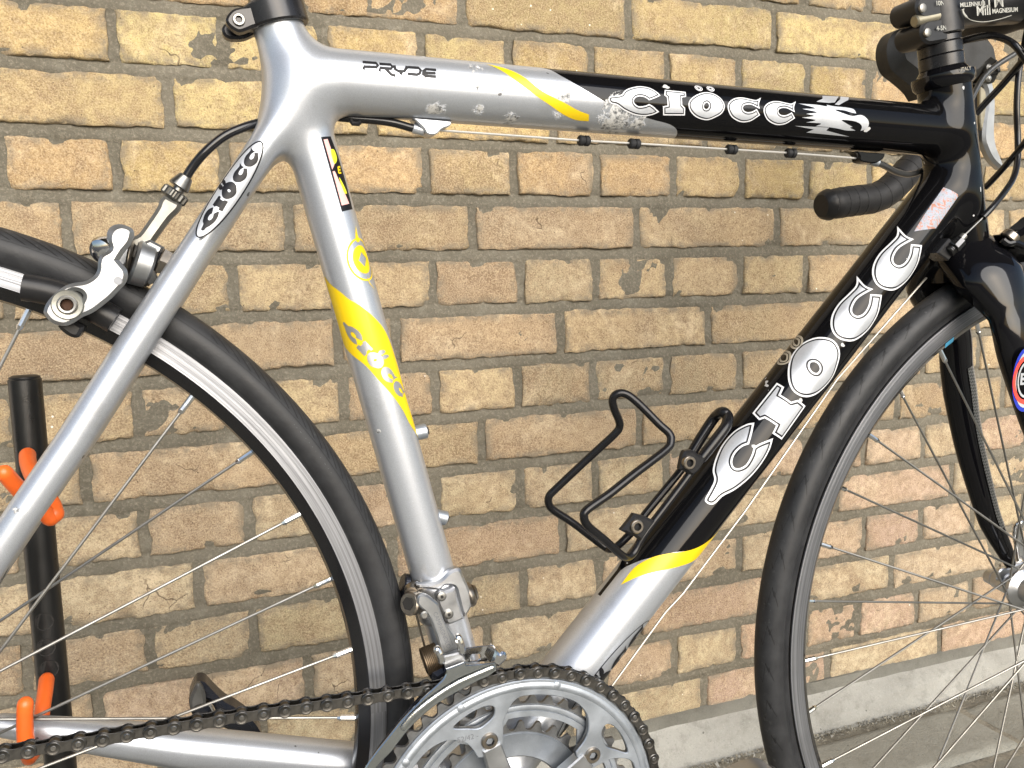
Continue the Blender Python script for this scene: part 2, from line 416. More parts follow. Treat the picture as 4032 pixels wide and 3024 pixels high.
def box(c, ax, ay, az, hx, hy, hz):
    c = Vector(c); ax, ay, az = [Vector(v).normalized() for v in (ax, ay, az)]
    V = [c + ax * hx * i + ay * hy * j + az * hz * k for i in (-1, 1) for j in (-1, 1) for k in (-1, 1)]
    return V, [(0, 1, 3, 2), (4, 6, 7, 5), (0, 4, 5, 1), (2, 3, 7, 6), (0, 2, 6, 4), (1, 5, 7, 3)]
def smoothpoly(pts, n=6):
    """closed outline through points; (x, y, 1) marks a sharp corner"""
    N = len(pts); out = []
    for i in range(N):
        p0, p1, p2, p3 = pts[i - 1], pts[i], pts[(i + 1) % N], pts[(i + 2) % N]
        c1, c2 = len(p1) > 2, len(p2) > 2
        a, b, c, d = [np.array(p[:2], float) for p in (p0, p1, p2, p3)]
        m1 = (c - a) / 2 if not c1 else (c - b) * .9
        m2 = (d - b) / 2 if not c2 else (c - b) * .9
        if c1 and c2: out.append(b); continue
        for k in range(n):
            t = k / n
            out.append((2 * t ** 3 - 3 * t * t + 1) * b + (t ** 3 - 2 * t * t + t) * m1 + (-2 * t ** 3 + 3 * t * t) * c + (t ** 3 - t * t) * m2)
    return [tuple(p) for p in out]
def offset(poly, d):
    """grow (d > 0) or shrink an outline"""
    P = np.array([p[:2] for p in poly]); ar = .5 * np.sum(P[:, 0] * np.roll(P[:, 1], -1) - P[:, 1] * np.roll(P[:, 0], -1))
    s = 1 if ar > 0 else -1
    e = np.roll(P, -1, 0) - P; L = np.maximum(np.linalg.norm(e, axis=1), 1e-9)[:, None]; n = np.stack([e[:, 1], -e[:, 0]], 1) / L * s
    m = n + np.roll(n, 1, 0); q = np.maximum(np.sum(m * m, 1) / 2, .35)[:, None]
    return [tuple(p) for p in P + m / q * d]
def fill2d(loops):
    """flat mesh data of the area between loops (even-odd)"""
    cu = bpy.data.curves.new('tmp', 'CURVE'); cu.dimensions = '2D'; cu.fill_mode = 'BOTH'
    for L in loops:
        s = cu.splines.new('POLY'); s.points.add(len(L) - 1)
        for i, p in enumerate(L): s.points[i].co = (p[0] * 100, p[1] * 100, 0, 1)
        s.use_cyclic_u = True
    o = bpy.data.objects.new('tmp', cu); COL.objects.link(o)
    me = bpy.data.meshes.new_from_object(o.evaluated_get(bpy.context.evaluated_depsgraph_get()))
    V = [(v.co.x / 100, v.co.y / 100) for v in me.vertices]; F = [tuple(p.vertices) for p in me.polygons]
    bpy.data.objects.remove(o); bpy.data.curves.remove(cu); bpy.data.meshes.remove(me)
    return V, F
def plate(loops, y0, y1, bev=0.0, smooth=True):
    """solid plate in the bicycle's plane (x, z loops) between y0 (near) and y1"""
    V, F = fill2d(loops if not bev else [offset(loops[0], -bev)] + [offset(l, bev) for l in loops[1:]])
    VV = []; FF = []
    n = len(V)
    VV += [(x, y0, z) for x, z in V]; VV += [(x, y1, z) for x, z in V]
    for f in F:
        a, b, c = [np.array(V[i]) for i in f[:3]]
        cr = (b - a)[0] * (c - a)[1] - (b - a)[1] * (c - a)[0]
        g = f if cr > 0 else f[::-1]          # normal towards -y
        FF.append(g); FF.append(tuple(i + n for i in g[::-1]))
    for li, L in enumerate(loops):
        rings = [(offset(L, -bev if li == 0 else bev), y0), (L, y0 + bev), (L, y1 - bev), (offset(L, -bev if li == 0 else bev), y1)] if bev else [(L, y0), (L, y1)]
        P = np.array([p[:2] for p in L]); ar = np.sum(P[:, 0] * np.roll(P[:, 1], -1) - P[:, 1] * np.roll(P[:, 0], -1))
        b0 = len(VV); m = len(L)
        for ring, y in rings: VV += [(p[0], y, p[1]) for p in ring]
        flip = (ar > 0) == (li == 0)
        for k in range(len(rings) - 1):
            for i in range(m):
                q = (b0 + k * m + i, b0 + k * m + (i + 1) % m, b0 + (k + 1) * m + (i + 1) % m, b0 + (k + 1) * m + i)
                FF.append(q[::-1] if flip else q)
    return VV, FF
TUBES = {'down': ((.6006, 0, .1635), (.6706, 0, .7419), .0222), 'top': ((.5943, 0, .4222), (.9999, 0, .0122), .0202),
         'seat': ((.3281, 0, .163), (-.2638, 0, .9646), .0154), 'stay': ((.1524, -.025, .2361), (.5368, 0, .8437), .0095), 'fork': ((.8403, -.03, .2491), (-.3631, 0, .9318), .0165)}
def on_tube(name, t, a, lift=0.0):
    P, d, r = TUBES[name]; P = np.array(P, float); d = np.array(d, float); d /= np.linalg.norm(d)
    v = np.array([-d[2], 0, d[0]]); w = a / r
    n = v * math.sin(w) + np.array([0, -1., 0]) * math.cos(w)
    return tuple(P + d * t + n * (r + lift))
def decal(mb, tube, loops, lift, m=0):
    """thin printed film following a frame tube"""
    V, F = fill2d(loops)
    bm = bmesh.new(); vs = [bm.verts.new((x, y, 0)) for x, y in V]
    for f in F:
        try: bm.faces.new([vs[i] for i in f])
        except ValueError: pass
    ys = [y for _, y in V]; y = min(ys) + .0013
    while y < max(ys):
        bmesh.ops.bisect_plane(bm, geom=bm.verts[:] + bm.edges[:] + bm.faces[:], plane_co=(0, y, 0), plane_no=(0, 1, 0)); y += .0016
    bm.verts.index_update()
    VV = [on_tube(tube, v.co.x, v.co.y, lift) for v in bm.verts]; FF = []
    for f in bm.faces:
        ix = [v.index for v in f.verts]
        FF.append(tuple(ix) if f.normal.z > 0 else tuple(ix[::-1]))
    bm.free()
    # orientation: outward from the tube
    p = [np.array(VV[i]) for i in FF[0][:3]]; nn = np.cross(p[1] - p[0], p[2] - p[0]); P, d, r = TUBES[tube]
    q = p[0] - np.array(P); q = q - np.array(d) * (q @ np.array(d))
    if nn @ q < 0: FF = [f[::-1] for f in FF]
    mb.add(VV, FF, m)
def stroke(pts, w):
    """outline polygon of a thick polyline"""
    P = [np.array(p[:2], float) for p in pts]; L = []; Rr = []
    for i, p in enumerate(P):
        d = P[min(i + 1, len(P) - 1)] - P[max(i - 1, 0)]; d = d / max(np.linalg.norm(d), 1e-9); n = np.array([-d[1], d[0]]) * w / 2
        L.append(p + n); Rr.append(p - n)
    return [tuple(p) for p in L + Rr[::-1]]
def ellipse(cx, cy, a, b, rot=0, n=32):
    return [(cx + a * math.cos(w) * math.cos(rot) - b * math.sin(w) * math.sin(rot), cy + a * math.cos(w) * math.sin(rot) + b * math.sin(w) * math.cos(rot)) for w in [2 * math.pi * k / n for k in range(n)]]
def text_mesh(txt, size, origin, xd, yd, depth=.00015, bold=0):
    """printed text as thin geometry; returns verts, faces"""
    cu = bpy.data.curves.new('tmp', 'FONT'); cu.body = txt; cu.size = size * 100; cu.align_x = 'CENTER'; cu.align_y = 'CENTER'; cu.offset = bold * 100
    cu.resolution_u = 3
    o = bpy.data.objects.new('tmp', cu); COL.objects.link(o)
    me = bpy.data.meshes.new_from_object(o.evaluated_get(bpy.context.evaluated_depsgraph_get()))
    xd, yd, O = Vector(xd), Vector(yd), Vector(origin)
    V = [O + xd * (v.co.x / 100) + yd * (v.co.y / 100) for v in me.vertices]; F = [tuple(p.vertices) for p in me.polygons]
    bpy.data.objects.remove(o); bpy.data.curves.remove(cu); bpy.data.meshes.remove(me)
    return V, F
def empty(name, label, cat, mw=None, group=None):
    o = bpy.data.objects.new(name, None); COL.objects.link(o); o['label'] = label; o['category'] = cat
    if group: o['group'] = group
    if mw is not None: o.matrix_world = mw
    return o

# ================================================================== THE WALL (world: X along the wall, Y into it, Z up)
CH = .065; HW = 1.6846 * CH; X0 = 1.609 * CH
JB = .0135; JP = .0115
ZK = -.895            # top of the concrete upstand
MEAS = {-1: [1.197], 0: [.596, .814, 1.035], 1: [.221, .327, .433, .545, .652, .762, .869, .978, 1.091, 1.198], 2: [.27, .484],
        3: [.111, .215, .321, .544, .654, .766, .876, .983, 1.09, 1.2], 4: [.165, .385, .599, .821, 1.04], 5: [.106, .322, .547, .659, .761, .869, .98, 1.088],
        6: [.499, .711, .928], 7: [.217, .545, .651, .755, .863, .978, 1.198], 8: [.162, .601, .82, 1.258], 9: [.098, .214, .323, .541, .65, .754, .86, 1.196, 1.31],
        10: [.265, .483, .706, 1.37], 11: [.092, .211, .319, .65, .757, .976, 1.197, 1.308, 1.415], 12: [.155, .377, .599, 1.252], 13: [.975, 1.188, 1.303, 1.416], 14: [.916, 1.132, 1.351]}
def perps(k, x0, x1):
    hd = k % 2 != 0
    step = HW if hd else 2 * HW; ph = 0 if hd else (.5 if k % 4 == 0 else 1.5) * HW
    out = []
    i = math.floor((x0 - X0 - ph) / step)
    while X0 + ph + i * step < x1 + step:
        x = X0 + ph + i * step + random.uniform(-.002, .002)
        for m in MEAS.get(k, []):
            if abs(m - x) < .03: x = m
        out.append(x); i += 1
    if k == 6: out = sorted(out + [.432])
    return out
wall = empty('brick_wall', 'buff and brown stock brick wall with grey mortar joints behind the bicycle', 'wall', Matrix.Translation((.8, 0, -.95)))
WO = Vector((-.8, 0, .95))
def brick_mesh(L, H, seed):
    """one brick: slightly irregular front face with worn, rounded arrises (centre at origin, front at y = 0)"""
    rs = random.Random(seed); so = seed * 3.7
    nx = max(8, int(L / .0042)); nz = 14
    us = [0] + [.5 - .5 * math.cos(math.pi * i / 4) * 1 for i in ()] ; V = []; F = []; E = []
    def gr(n, L_):
        e = .004 / L_; mids = [e + (1 - 2 * e) * i / (n - 4) for i in range(n - 3)]
        return [0, e * .45] + mids + [1 - e * .45, 1]
    gu = gr(nx, L); gv = gr(nz, H)
    nip = [(rs.uniform(-.5, .5) * L, rs.choice((-.5, .5)) * H, rs.uniform(.005, .014)) for _ in range(rs.choice((1, 2, 3, 4)))] + [(rs.choice((-.5, .5)) * L, rs.choice((-.5, .5)) * H, rs.uniform(.004, .010)) for _ in range(rs.choice((0, 1, 1, 2)))]
    tx, tz = rs.uniform(-.006, .006), rs.uniform(-.012, .010)
    for u in gu:
        for v in gv:
            x = (u - .5) * L; z = (v - .5) * H
            d = min((.5 - abs(u - .5)) * L, (.5 - abs(v - .5)) * H)
            ox = noise.noise(Vector((so, z * 60, 0))) * .0024 + noise.noise(Vector((so, z * 170, 5))) * .0015
            oz = noise.noise(Vector((x * 38, so, 3))) * .0022 + noise.noise(Vector((x * 150, so, 9))) * .0017
            w = max(0, 1 - d / .010)
            # rounded depth near the arris
            rr = .0015 + .0012 * noise.noise(Vector((x * 40, z * 40, so)))
            y = 0 if d > rr else rr - math.sqrt(max(0, rr * rr - (rr - d) ** 2))
            y += noise.noise(Vector((x * 30 + so, z * 30, 1))) * .0011 + noise.noise(Vector((x * 110 + so, z * 110, 2))) * .0006 + tx * x + tz * z
            for a, b, r_ in nip:
                q = math.hypot(x - a, (z - b)) / r_
                q *= 1 + .5 * noise.noise(Vector((x * 200, z * 200, so)))
                if q < 1: y += .0045 * (1 - q) ** .6
            V.append((x + ox * w * (1 if u > .5 else -1), y, z + oz * w * (1 if v > .5 else -1))); E.append(max(0, 1 - d / .011))
    n = len(gv)
    for i in range(len(gu) - 1):
        for j in range(n - 1): F.append((i * n + j, (i + 1) * n + j, (i + 1) * n + j + 1, i * n + j + 1))
    ring = [i * n for i in range(len(gu))] + [(len(gu) - 1) * n + j for j in range(1, n)] + [i * n + n - 1 for i in range(len(gu) - 2, -1, -1)] + [j for j in range(n - 2, 0, -1)]
    b0 = len(V)
    for i in ring: V.append((V[i][0], .03, V[i][2])); E.append(1)
    m = len(ring)
    for i in range(m): F.append((ring[i], ring[(i + 1) % m], b0 + (i + 1) % m, b0 + i)[::-1])
    me = bpy.data.meshes.new('brick'); me.from_pydata(V, [], F); me.update(); me.materials.append(M_brick)
    at = me.attributes.new('edge', 'FLOAT', 'POINT'); at.data.foreach_set('value', E)
    me.polygons.foreach_set('use_smooth', [True] * len(F)); me.set_sharp_from_angle(angle=R(50))
    return me
PAL = (((.66, .48, .225), (.58, .43, .225), (.64, .43, .235), (.55, .41, .22), (.70, .55, .27), (.62, .46, .205)),
       ((.58, .435, .275), (.63, .48, .30), (.53, .395, .255), (.65, .50, .31), (.57, .42, .29), (.50, .39, .26)),
       ((.66, .53, .38), (.62, .48, .36), (.69, .56, .40), (.58, .48, .33), (.64, .475, .37)))
DARKB = ((3, .06, (.20, .145, .095)), (0, .72, (.34, .26, .14)), (4, .12, (.36, .26, .16)), (7, 1.04, (.30, .235, .155)), (6, .58, (.42, .30, .20)), (10, .59, (.34, .24, .18)), (13, 1.03, (.42, .28, .22)), (8, .90, (.36, .27, .18)), (5, .60, (.34, .245, .17)), (7, .28, (.35, .26, .18)), (11, .36, (.38, .31, .20)), (1, .27, (.55, .44, .21)), (12, .95, (.36, .25, .19)), (5, 1.03, (.36, .29, .18)))
BH = CH - JB
HM = [brick_mesh(HW - JP, BH, s) for s in range(16)]
SM = [brick_mesh(2 * HW - JP, BH, s + 40) for s in range(12)]
VX0, VX1 = -.12, 1.86
nb = 0
last = []
for k in range(-3, 15):
    ps = perps(k, VX0, VX1)
    z = -(k - .5) * CH
    for a, b in zip(ps, ps[1:]):
        if b < VX0 or a > VX1: continue
        L = b - a; short = L < 1.45 * HW
        pool = HM if short else SM; nom = (HW if short else 2 * HW) - JP
        idx = random.randrange(len(pool))
        while idx in last: idx = random.randrange(len(pool))
        last = (last + [idx])[-3:]
        o = bpy.data.objects.new('brick', pool[idx]); link(o, wall)
        zz = z; sz = 1.0
        if k == 14:          # lowest course is partly bedded in the upstand
            top = z + BH / 2; bot = ZK - .004; zz = (top + bot) / 2; sz = (top - bot) / BH
        flip = random.choice((0, 1))
        o.location = Vector(((a + b) / 2, random.uniform(-.0012, .0012), zz + random.uniform(-.0009, .0009))) + WO
        sc = (L - JP) / nom
        o.rotation_euler = (0, random.uniform(-.006, .006) if k < 14 else 0, 0)
        o.scale = (sc, 1, sz); nb += 1
        pal = PAL[0] if k < 4 else PAL[1] if k < 9 else PAL[2]
        c_ = random.choice(pal); v_ = random.uniform(.56, .82)
        if k > 8 and a > .9 and random.random() < .5: c_ = random.choice(((.64, .44, .36), (.61, .43, .34), (.66, .49, .385)))
        for kk_, xx_, cc_ in DARKB:
            if kk_ == k and a < xx_ < b: c_ = cc_; v_ = 1
        o.color = (c_[0] * v_ * .985, c_[1] * v_ * 1.02, c_[2] * v_ * .97, 1)
print('bricks', nb)
# mortar: recessed, lightly uneven bed
def mortar():
    """struck joints: the bed slopes back under the brick above it"""
    xs = np.arange(VX0 - .12, VX1 + .13, .0055); zs = []
    for k in range(14, -4, -1):
        b = -k * CH - JB / 2 if k < 14 else None; t_ = -(k - 1) * CH - JB / 2
        if k == 14: zs += [(-.97, .004), (-.93, .003), (-.90, .003)]
        else: zs += [(b - .002, .0035), (b + .0005, .0012), (b + JB * .35, .0022), (b + JB * .65, .0038), (b + JB * .86, .0048), (b + JB * .97, .0070), (b + JB + .002, .0068)]
        lo = (b + JB) if b is not None else -.895
        for u in (.10, .22, .34, .46, .58, .70, .82, .92): zs.append((lo + (CH - JB) * u, .0034))
    zs = [q for q in zs]; zs.append((3.25 * CH + .02, .004)); zs = sorted(zs)
    V = []
    for x in xs:
        for z, y0 in zs:
            w_ = noise.noise(Vector((x * 18, z * 6, 31))) * .5 + .6
            y = .0019 + (y0 - .0024) * .75 * max(.15, min(1.25, w_ * 1.3)) + noise.noise(Vector((x * 13, z * 13, 77))) * .0032 + noise.noise(Vector((x * 25, z * 25, 0))) * .0012 + noise.noise(Vector((x * 120, z * 120, 4))) * .0011
            V.append(Vector((x, y, z + noise.noise(Vector((x * 40, z * 20, 9))) * .0009)) + WO)
    n = len(zs)
    F = [(i * n + j, (i + 1) * n + j, (i + 1) * n + j + 1, i * n + j + 1) for i in range(len(xs) - 1) for j in range(n - 1)]
    mesh_obj('mortar', V, F, M_mortar, wall, True, None, 0)
mortar()
# the rest of the wall beyond the part in view
mb = MB()
for k in range(-30, 15):
    z = -(k - .5) * CH
    for a, b in zip(*(lambda p: (p, p[1:]))(perps(k, -2.2, 4.2))):
        if k >= -3 and b > VX0 and a < VX1: continue
        L = b - a - JP
        v, f = box(Vector(((a + b) / 2, .010, z)) + WO, (1, 0, 0), (0, 1, 0), (0, 0, 1), L / 2, .010, BH / 2); mb.add(v, f)
o = mb.obj('surrounding_brickwork', M_brick, wall, False); o['kind'] = 'stuff'
mb = MB()
for x0, x1, z0, z1 in ((-2.3, VX0 - .118, -1.0, 2.1), (VX1 + .118, 4.3, -1.0, 2.1), (VX0 - .118, VX1 + .118, 3.25 * CH + .018, 2.1)):
    mb.add([Vector(p) + WO for p in ((x0, .006, z0), (x1, .006, z0), (x1, .006, z1), (x0, .006, z1))], [(0, 1, 2, 3)])
mb.add(*box(Vector((1, .13, .5)) + WO, (1, 0, 0), (0, 1, 0), (0, 0, 1), 3.3, .098, 1.6))
mb.obj('wall_core', M_mortar, wall, False)

# concrete upstand at the foot of the wall
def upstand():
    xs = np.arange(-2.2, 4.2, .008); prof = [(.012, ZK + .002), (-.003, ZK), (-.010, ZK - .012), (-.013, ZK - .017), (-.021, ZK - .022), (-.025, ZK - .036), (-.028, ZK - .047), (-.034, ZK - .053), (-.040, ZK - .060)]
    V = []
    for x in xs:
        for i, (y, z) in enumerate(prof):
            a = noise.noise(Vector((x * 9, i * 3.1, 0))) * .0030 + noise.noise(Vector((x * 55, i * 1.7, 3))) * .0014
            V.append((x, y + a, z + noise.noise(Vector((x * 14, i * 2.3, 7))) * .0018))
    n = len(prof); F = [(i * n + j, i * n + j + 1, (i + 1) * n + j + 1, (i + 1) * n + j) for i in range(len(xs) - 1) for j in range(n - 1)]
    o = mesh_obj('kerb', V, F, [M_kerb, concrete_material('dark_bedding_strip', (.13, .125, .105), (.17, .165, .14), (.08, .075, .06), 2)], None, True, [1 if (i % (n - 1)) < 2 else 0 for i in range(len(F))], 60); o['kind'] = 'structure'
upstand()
# ground: one sheet to the horizon, paving slabs near the wall
ZG = -.951
M_road = concrete_material('asphalt', (.05, .05, .048), (.065, .064, .06), (.04, .04, .038), .3)
g = mesh_obj('ground', [(-150, -150, ZG - .012), (150, -150, ZG - .012), (150, .1, ZG - .012), (-150, .1, ZG - .012)], [(0, 1, 2, 3)], M_road, None, False); g['kind'] = 'structure'
pv = mesh_obj('pavement', [(-2.2, -3, ZG - .006), (4.2, -3, ZG - .006), (4.2, .02, ZG - .006), (-2.2, .02, ZG - .006)], [(0, 1, 2, 3)], M_grit, None, False); pv['kind'] = 'structure'
def slab_mesh(w, d, seed):
    n = 16; V = []; F = []
    for i in range(n + 1):
        for j in range(n + 1):
            u = i / n; v = j / n; e = min(u, 1 - u) * w; e2 = min(v, 1 - v) * d; q = min(e, e2)
            jx = noise.noise(Vector((v * 9, seed, 0))) * .0035 * (u in (0, 1)); jy = noise.noise(Vector((u * 9, seed, 5))) * .0035 * (v in (0, 1))
            V.append(((u - .5) * w + jx, (v - .5) * d + jy, (-.006 if q == 0 else 0) + noise.noise(Vector((u * 3, v * 3, seed))) * .0015))
    for i in range(n):
        for j in range(n): F.append((i * (n + 1) + j, (i + 1) * (n + 1) + j, (i + 1) * (n + 1) + j + 1, i * (n + 1) + j + 1))
    me = bpy.data.meshes.new('paving_slab'); me.from_pydata(V, [], F); me.update(); me.materials.append(M_slab)
    me.polygons.foreach_set('use_smooth', [True] * len(F)); return me
sm = [slab_mesh(.583, .583, s) for s in range(4)]
sn = [slab_mesh(.583, .112, s + 9) for s in range(4)]
rows = [(-.060, -.172)] + [(-.184 - .595 * q, -.184 - .595 * q - .583) for q in range(5)]
for i in range(-5, 5):
    for j, (ya, yb) in enumerate(rows):
        o = bpy.data.objects.new('paving_slab', (sn if j == 0 else sm)[(i * 3 + j) % 4]); link(o, pv)
        o.location = (1.325 + (i + .5) * .595 + (0 if j < 2 else .297 * (j % 2)), (ya + yb) / 2, ZG + .0006 * ((i + j) % 3))
# unseen slab and block, added to shade the bicycle from light above
mb = MB(); mb.add(*box((1, -.55, 1.82), (1, 0, 0), (0, 1, 0), (0, 0, 1), 3.6, 1.05, .09)); mb.add(*box((1, .9, 2.3), (1, 0, 0), (0, 1, 0), (0, 0, 1), 3.6, .66, .75))
o = mb.obj('added_shade_slab', M_shadeslab, None, False); o['kind'] = 'structure'
# loose grit gathered along the foot of the upstand
mb = MB(); rs = random.Random(5)
for q in range(4200):
    x = rs.uniform(.55, 2.0); y = -.041 - abs(rs.gauss(0, .009)); s = rs.uniform(.0004, .0024) * (1 if rs.random() < .95 else 1.8)
    c = Vector((x, y, ZG + s * .5)); d = [Vector((rs.uniform(-1, 1), rs.uniform(-1, 1), rs.uniform(-1, 1))).normalized() * s * rs.uniform(.7, 1.3) for _ in range(4)]
    mb.add([c + v for v in d], [(0, 1, 2), (0, 2, 3), (0, 3, 1), (1, 3, 2)], 0 if rs.random() < .7 else 1)
gr = mb.obj('grit', [M_grit, M_kerb], None, False); gr['kind'] = 'stuff'; gr['label'] = 'loose grit and dirt along the foot of the concrete kerb'; gr['category'] = 'grit'

# ================================================================== THE BICYCLE (own frame: X forward, Y away from the camera, Z up, rear hub at 0)
MBK = Matrix(((0.99916, .01236, .03906, 0.07534), (-.01185, .99984, -.01337, -.40755), (-.03922, .01289, .99915, -.57934), (0, 0, 0, 1)))
ORI = Vector((.48, 0, -.334))
bike = empty('bicycle', 'silver and black road bicycle with yellow flashes leaning in the rack before the brick wall', 'bicycle', MBK @ Matrix.Translation(ORI))
def part(o, parent=None):
    """bicycle parts are modelled in the hub frame; shift them under the bicycle's origin"""
    if parent is None: o.parent = bike; o.location = o.location - ORI
    else: o.parent = parent
    return o
def P_(mb, name, mats, parent=None, smooth=True, angle=35): return part(mb.obj(name, mats, None, smooth, angle), parent)

# ---- frame: one smooth welded surface
BB = np.array([.3952, 0, -.0749])
def frame_mesh():
    seat_top = (.24663,0,.44879)
    d_s = np.array([-.2638, 0, .9646]); d_s /= np.linalg.norm(d_s)
    Ps = np.array([.3281, 0, .163]); st = np.array(seat_top); st = Ps + d_s * ((st - Ps) @ d_s)
    d_h = np.array([.2198, 0, -.9755]); Ph = np.array([.7927, 0, .4264])
    ht = np.array((.77925,0,.46251)); hb = np.array((.83973,0,.33615))
    ht = Ph + d_h * ((ht - Ph) @ d_h); hb = Ph + d_h * ((hb - Ph) @ d_h)
    d_t = np.array([.9999, 0, .0122]); Pt = np.array([.5943, 0, .4222])
    tl = Pt + d_t * (.268 - .5943); tr = Pt + d_t * (.782 - .5943)
    d_d = np.array([.6706, 0, .7419]); Pd = np.array([.6006, 0, .1635])
    db = Pd + d_d * (-.322 / 1.0); dt = Pd + d_d * ((.790 - .6006) / .6706)
    sN = [np.array([.0060, -.047, .0062]), np.array([.12, -.033, .185]), np.array([.190, -.021, .295]), np.array([.262, -.004, .408])]
    P_ST = np.array([.1524, 0, .2361])
    caps = []   # (a, b, ra, rb)
    caps.append((Ps + d_s * -.245, st, .0154, .0154, 'seat'))
    caps.append((tl, tr, .0202, .0202, 'top'))
    caps.append((db, dt, .0222, .0222, 'down'))
    caps.append((ht, hb, .0205, .0222, 'head'))
    for sg in (-1, 1):
        a = np.array([.0022, .045 * sg, .0]); b = STN[0] if sg < 0 else STN[1]
        for p, q, r0, r1 in (STS[sg]): caps.append((p, q, r0, r1, 'stay'))
        CS = [((.012, .052 * sg, .004), .0068), ((.0718, .046 * sg, .003), .0075), ((.118, .041 * sg, -.009), .0108), ((.148, .038 * sg, -.017), .0125), ((.1815, .036 * sg, -.027), .0142), ((.300, .030 * sg, -.058), .0150), ((.385, .024 * sg, -.074), .0150)]
        for (p, r0), (q, r1) in zip(CS, CS[1:]): caps.append((np.array(p), np.array(q), r0, r1, 'stay'))
    caps.append((BB + [0, -.034, 0], BB + [0, .034, 0], .0205, .0205, 'bb'))
    # start from simple overlapping tubes, voxel-remesh, then snap every vertex to the blended surface
    m = MB()
    for a, b, ra, rb, nm in caps:
        n = max(2, int(np.linalg.norm(b - a) / .02)); pts = [a + (b - a) * i / n for i in range(n + 1)]
        m.add(*sweep(pts, [ra + (rb - ra) * i / n for i in range(n + 1)], 20, dome=(nm not in ('seat', 'head', 'bb'))))
    o = m.obj('frame', [M_frame], None, True, 0)
    md = o.modifiers.new('r', 'REMESH'); md.mode = 'VOXEL'; md.voxel_size = .0021; md.adaptivity = 0
    me = bpy.data.meshes.new_from_object(o.evaluated_get(bpy.context.evaluated_depsgraph_get()))
    bpy.data.objects.remove(o)
    nv = len(me.vertices); co = np.empty(nv * 3); me.vertices.foreach_get('co', co); co = co.reshape(-1, 3)
    def cone(p, a, b, ra, rb, flat):
        ab = b - a; L = np.linalg.norm(ab); u = ab / L; q = p - a; t = q @ u
        rad = np.linalg.norm(q - t[:, None] * u, axis=1)
        if flat:
            r = ra + (rb - ra) * np.clip(t / L, 0, 1)
            dx = rad - r + .0012; dy = np.maximum(-t, t - L) + .0012
            return np.minimum(np.maximum(dx, dy), 0) + np.hypot(np.maximum(dx, 0), np.maximum(dy, 0)) - .0012
        tc = np.clip(t, 0, L); r = ra + (rb - ra) * tc / L
        return np.hypot(rad, t - tc) - r
    def sdf(p):
        groups = {}
        for a, b, ra, rb, nm in caps:
            d = cone(p, a, b, ra, rb, nm in ('seat', 'head', 'bb'))
            key = nm if nm != 'stay' else ('stay%d' % (1 if (a[1] + b[1]) > 0 else 0) + ('c' if a[2] < .03 and b[2] < .02 else 's'))
            groups[key] = d if key not in groups else np.minimum(groups[key], d)
        res = None
        kk = np.where((p[:, 0] < .36) & (p[:, 2] > .33), .017, .012)
        for d in groups.values():
            if res is None: res = d
            else:
                h = np.maximum(kk - np.abs(res - d), 0) / kk; res = np.minimum(res, d) - h * h * kk * .25
        return res
    for it in range(7):
        f = sdf(co); e = 2e-4; g = np.stack([sdf(co + np.eye(3)[i] * e) - sdf(co - np.eye(3)[i] * e) for i in range(3)], 1) / (2 * e)
        g /= np.maximum(np.linalg.norm(g, axis=1), .3)[:, None]
        co = co - g * f[:, None] * .9
    g = np.stack([sdf(co + np.eye(3)[i] * 6e-4) - sdf(co - np.eye(3)[i] * 6e-4) for i in range(3)], 1); g /= np.maximum(np.linalg.norm(g, axis=1), 1e-9)[:, None]
    me.vertices.foreach_set('co', co.ravel()); me.update()
    me.polygons.foreach_set('use_smooth', [True] * len(me.polygons))
    me.normals_split_custom_set_from_vertices([tuple(v) for v in g])
    me.materials.clear(); me.materials.append(M_frame); me.name = 'frame'
    o = bpy.data.objects.new('frame', me); COL.objects.link(o)
    return part(o)
_A, _B, _C = (.0022, -.050, -.001), (.1524, -.025, .2361), (.262, -.008, .408)
STS = {}
for sg in (-1, 1):
    pts = [(.04077,-.05,.05746,.01208),(.10678,-.036,.16321,.01234),(.13199,-.03,.20126,.01214),(.16824,-.024,.2603,.01337),(.19681,-.019,.30603,.00984),(.23851,-.012,.37191,.0104)]
    # near-side stay measured; the far one mirrors it
    q = [np.array(p[:3]) for p in pts]
    q[0] = np.array([.004, -.048, .004])
    if sg > 0: q = [p * [1, -1, 1] for p in q]
    end = np.array([.262, .004 * sg, .410])
    q.append(end); rad = [.0080, .0092, .0096, .0098, .0094, .0094, .0110]
    STS[sg] = [(a, b, r0, r1) for a, b, r0, r1 in zip(q, q[1:], rad, rad[1:])]
STN = None, None
STN = (0, 0)
frame = frame_mesh()
frame_loc = frame.location
def sub(mb, name, mats, parent, smooth=True, angle=35):
    """sub-part modelled in the same hub coordinates as its parent part"""
    o = mb.obj(name, mats, None, smooth, angle); o.parent = parent; return o

# ---- printed graphics
G_C1 = [(-.05308,.0134),(-.0547,.01077),(-.05354,.00719),(-.05012,.00525),(-.04236,.00407),(-.03152,-.00096),(-.01625,-.00504),(-.00271,-.00566),(.00893,-.00359),(.01794,.00069,1),(.00831,.00625),(.00233,.00858,1),(-.0037,.00621),(-.012,.00511),(-.01786,.00754),(-.01971,.01105),(-.01675,.01461),(-.01038,.01633),(-.00318,.01539),(.00182,.01258,1),(.01023,.01571),(.01852,.01939,1),(.01383,.02393),(.00394,.0287),(-.009,.02962),(-.02163,.02658),(-.03138,.02212),(-.03676,.01675),(-.04436,.01479)]
G_I = [(.02437,.02546,1),(.05609,.02511,1),(.05574,.0181,1),(.04885,.0166,1),(.04926,.00719,1),(.05406,.00399,1),(.05546,-.00531,1),(.02251,-.00722,1),(.02016,.00362,1),(.027,.00512,1),(.02594,.01519,1),(.02207,.01767,1)]
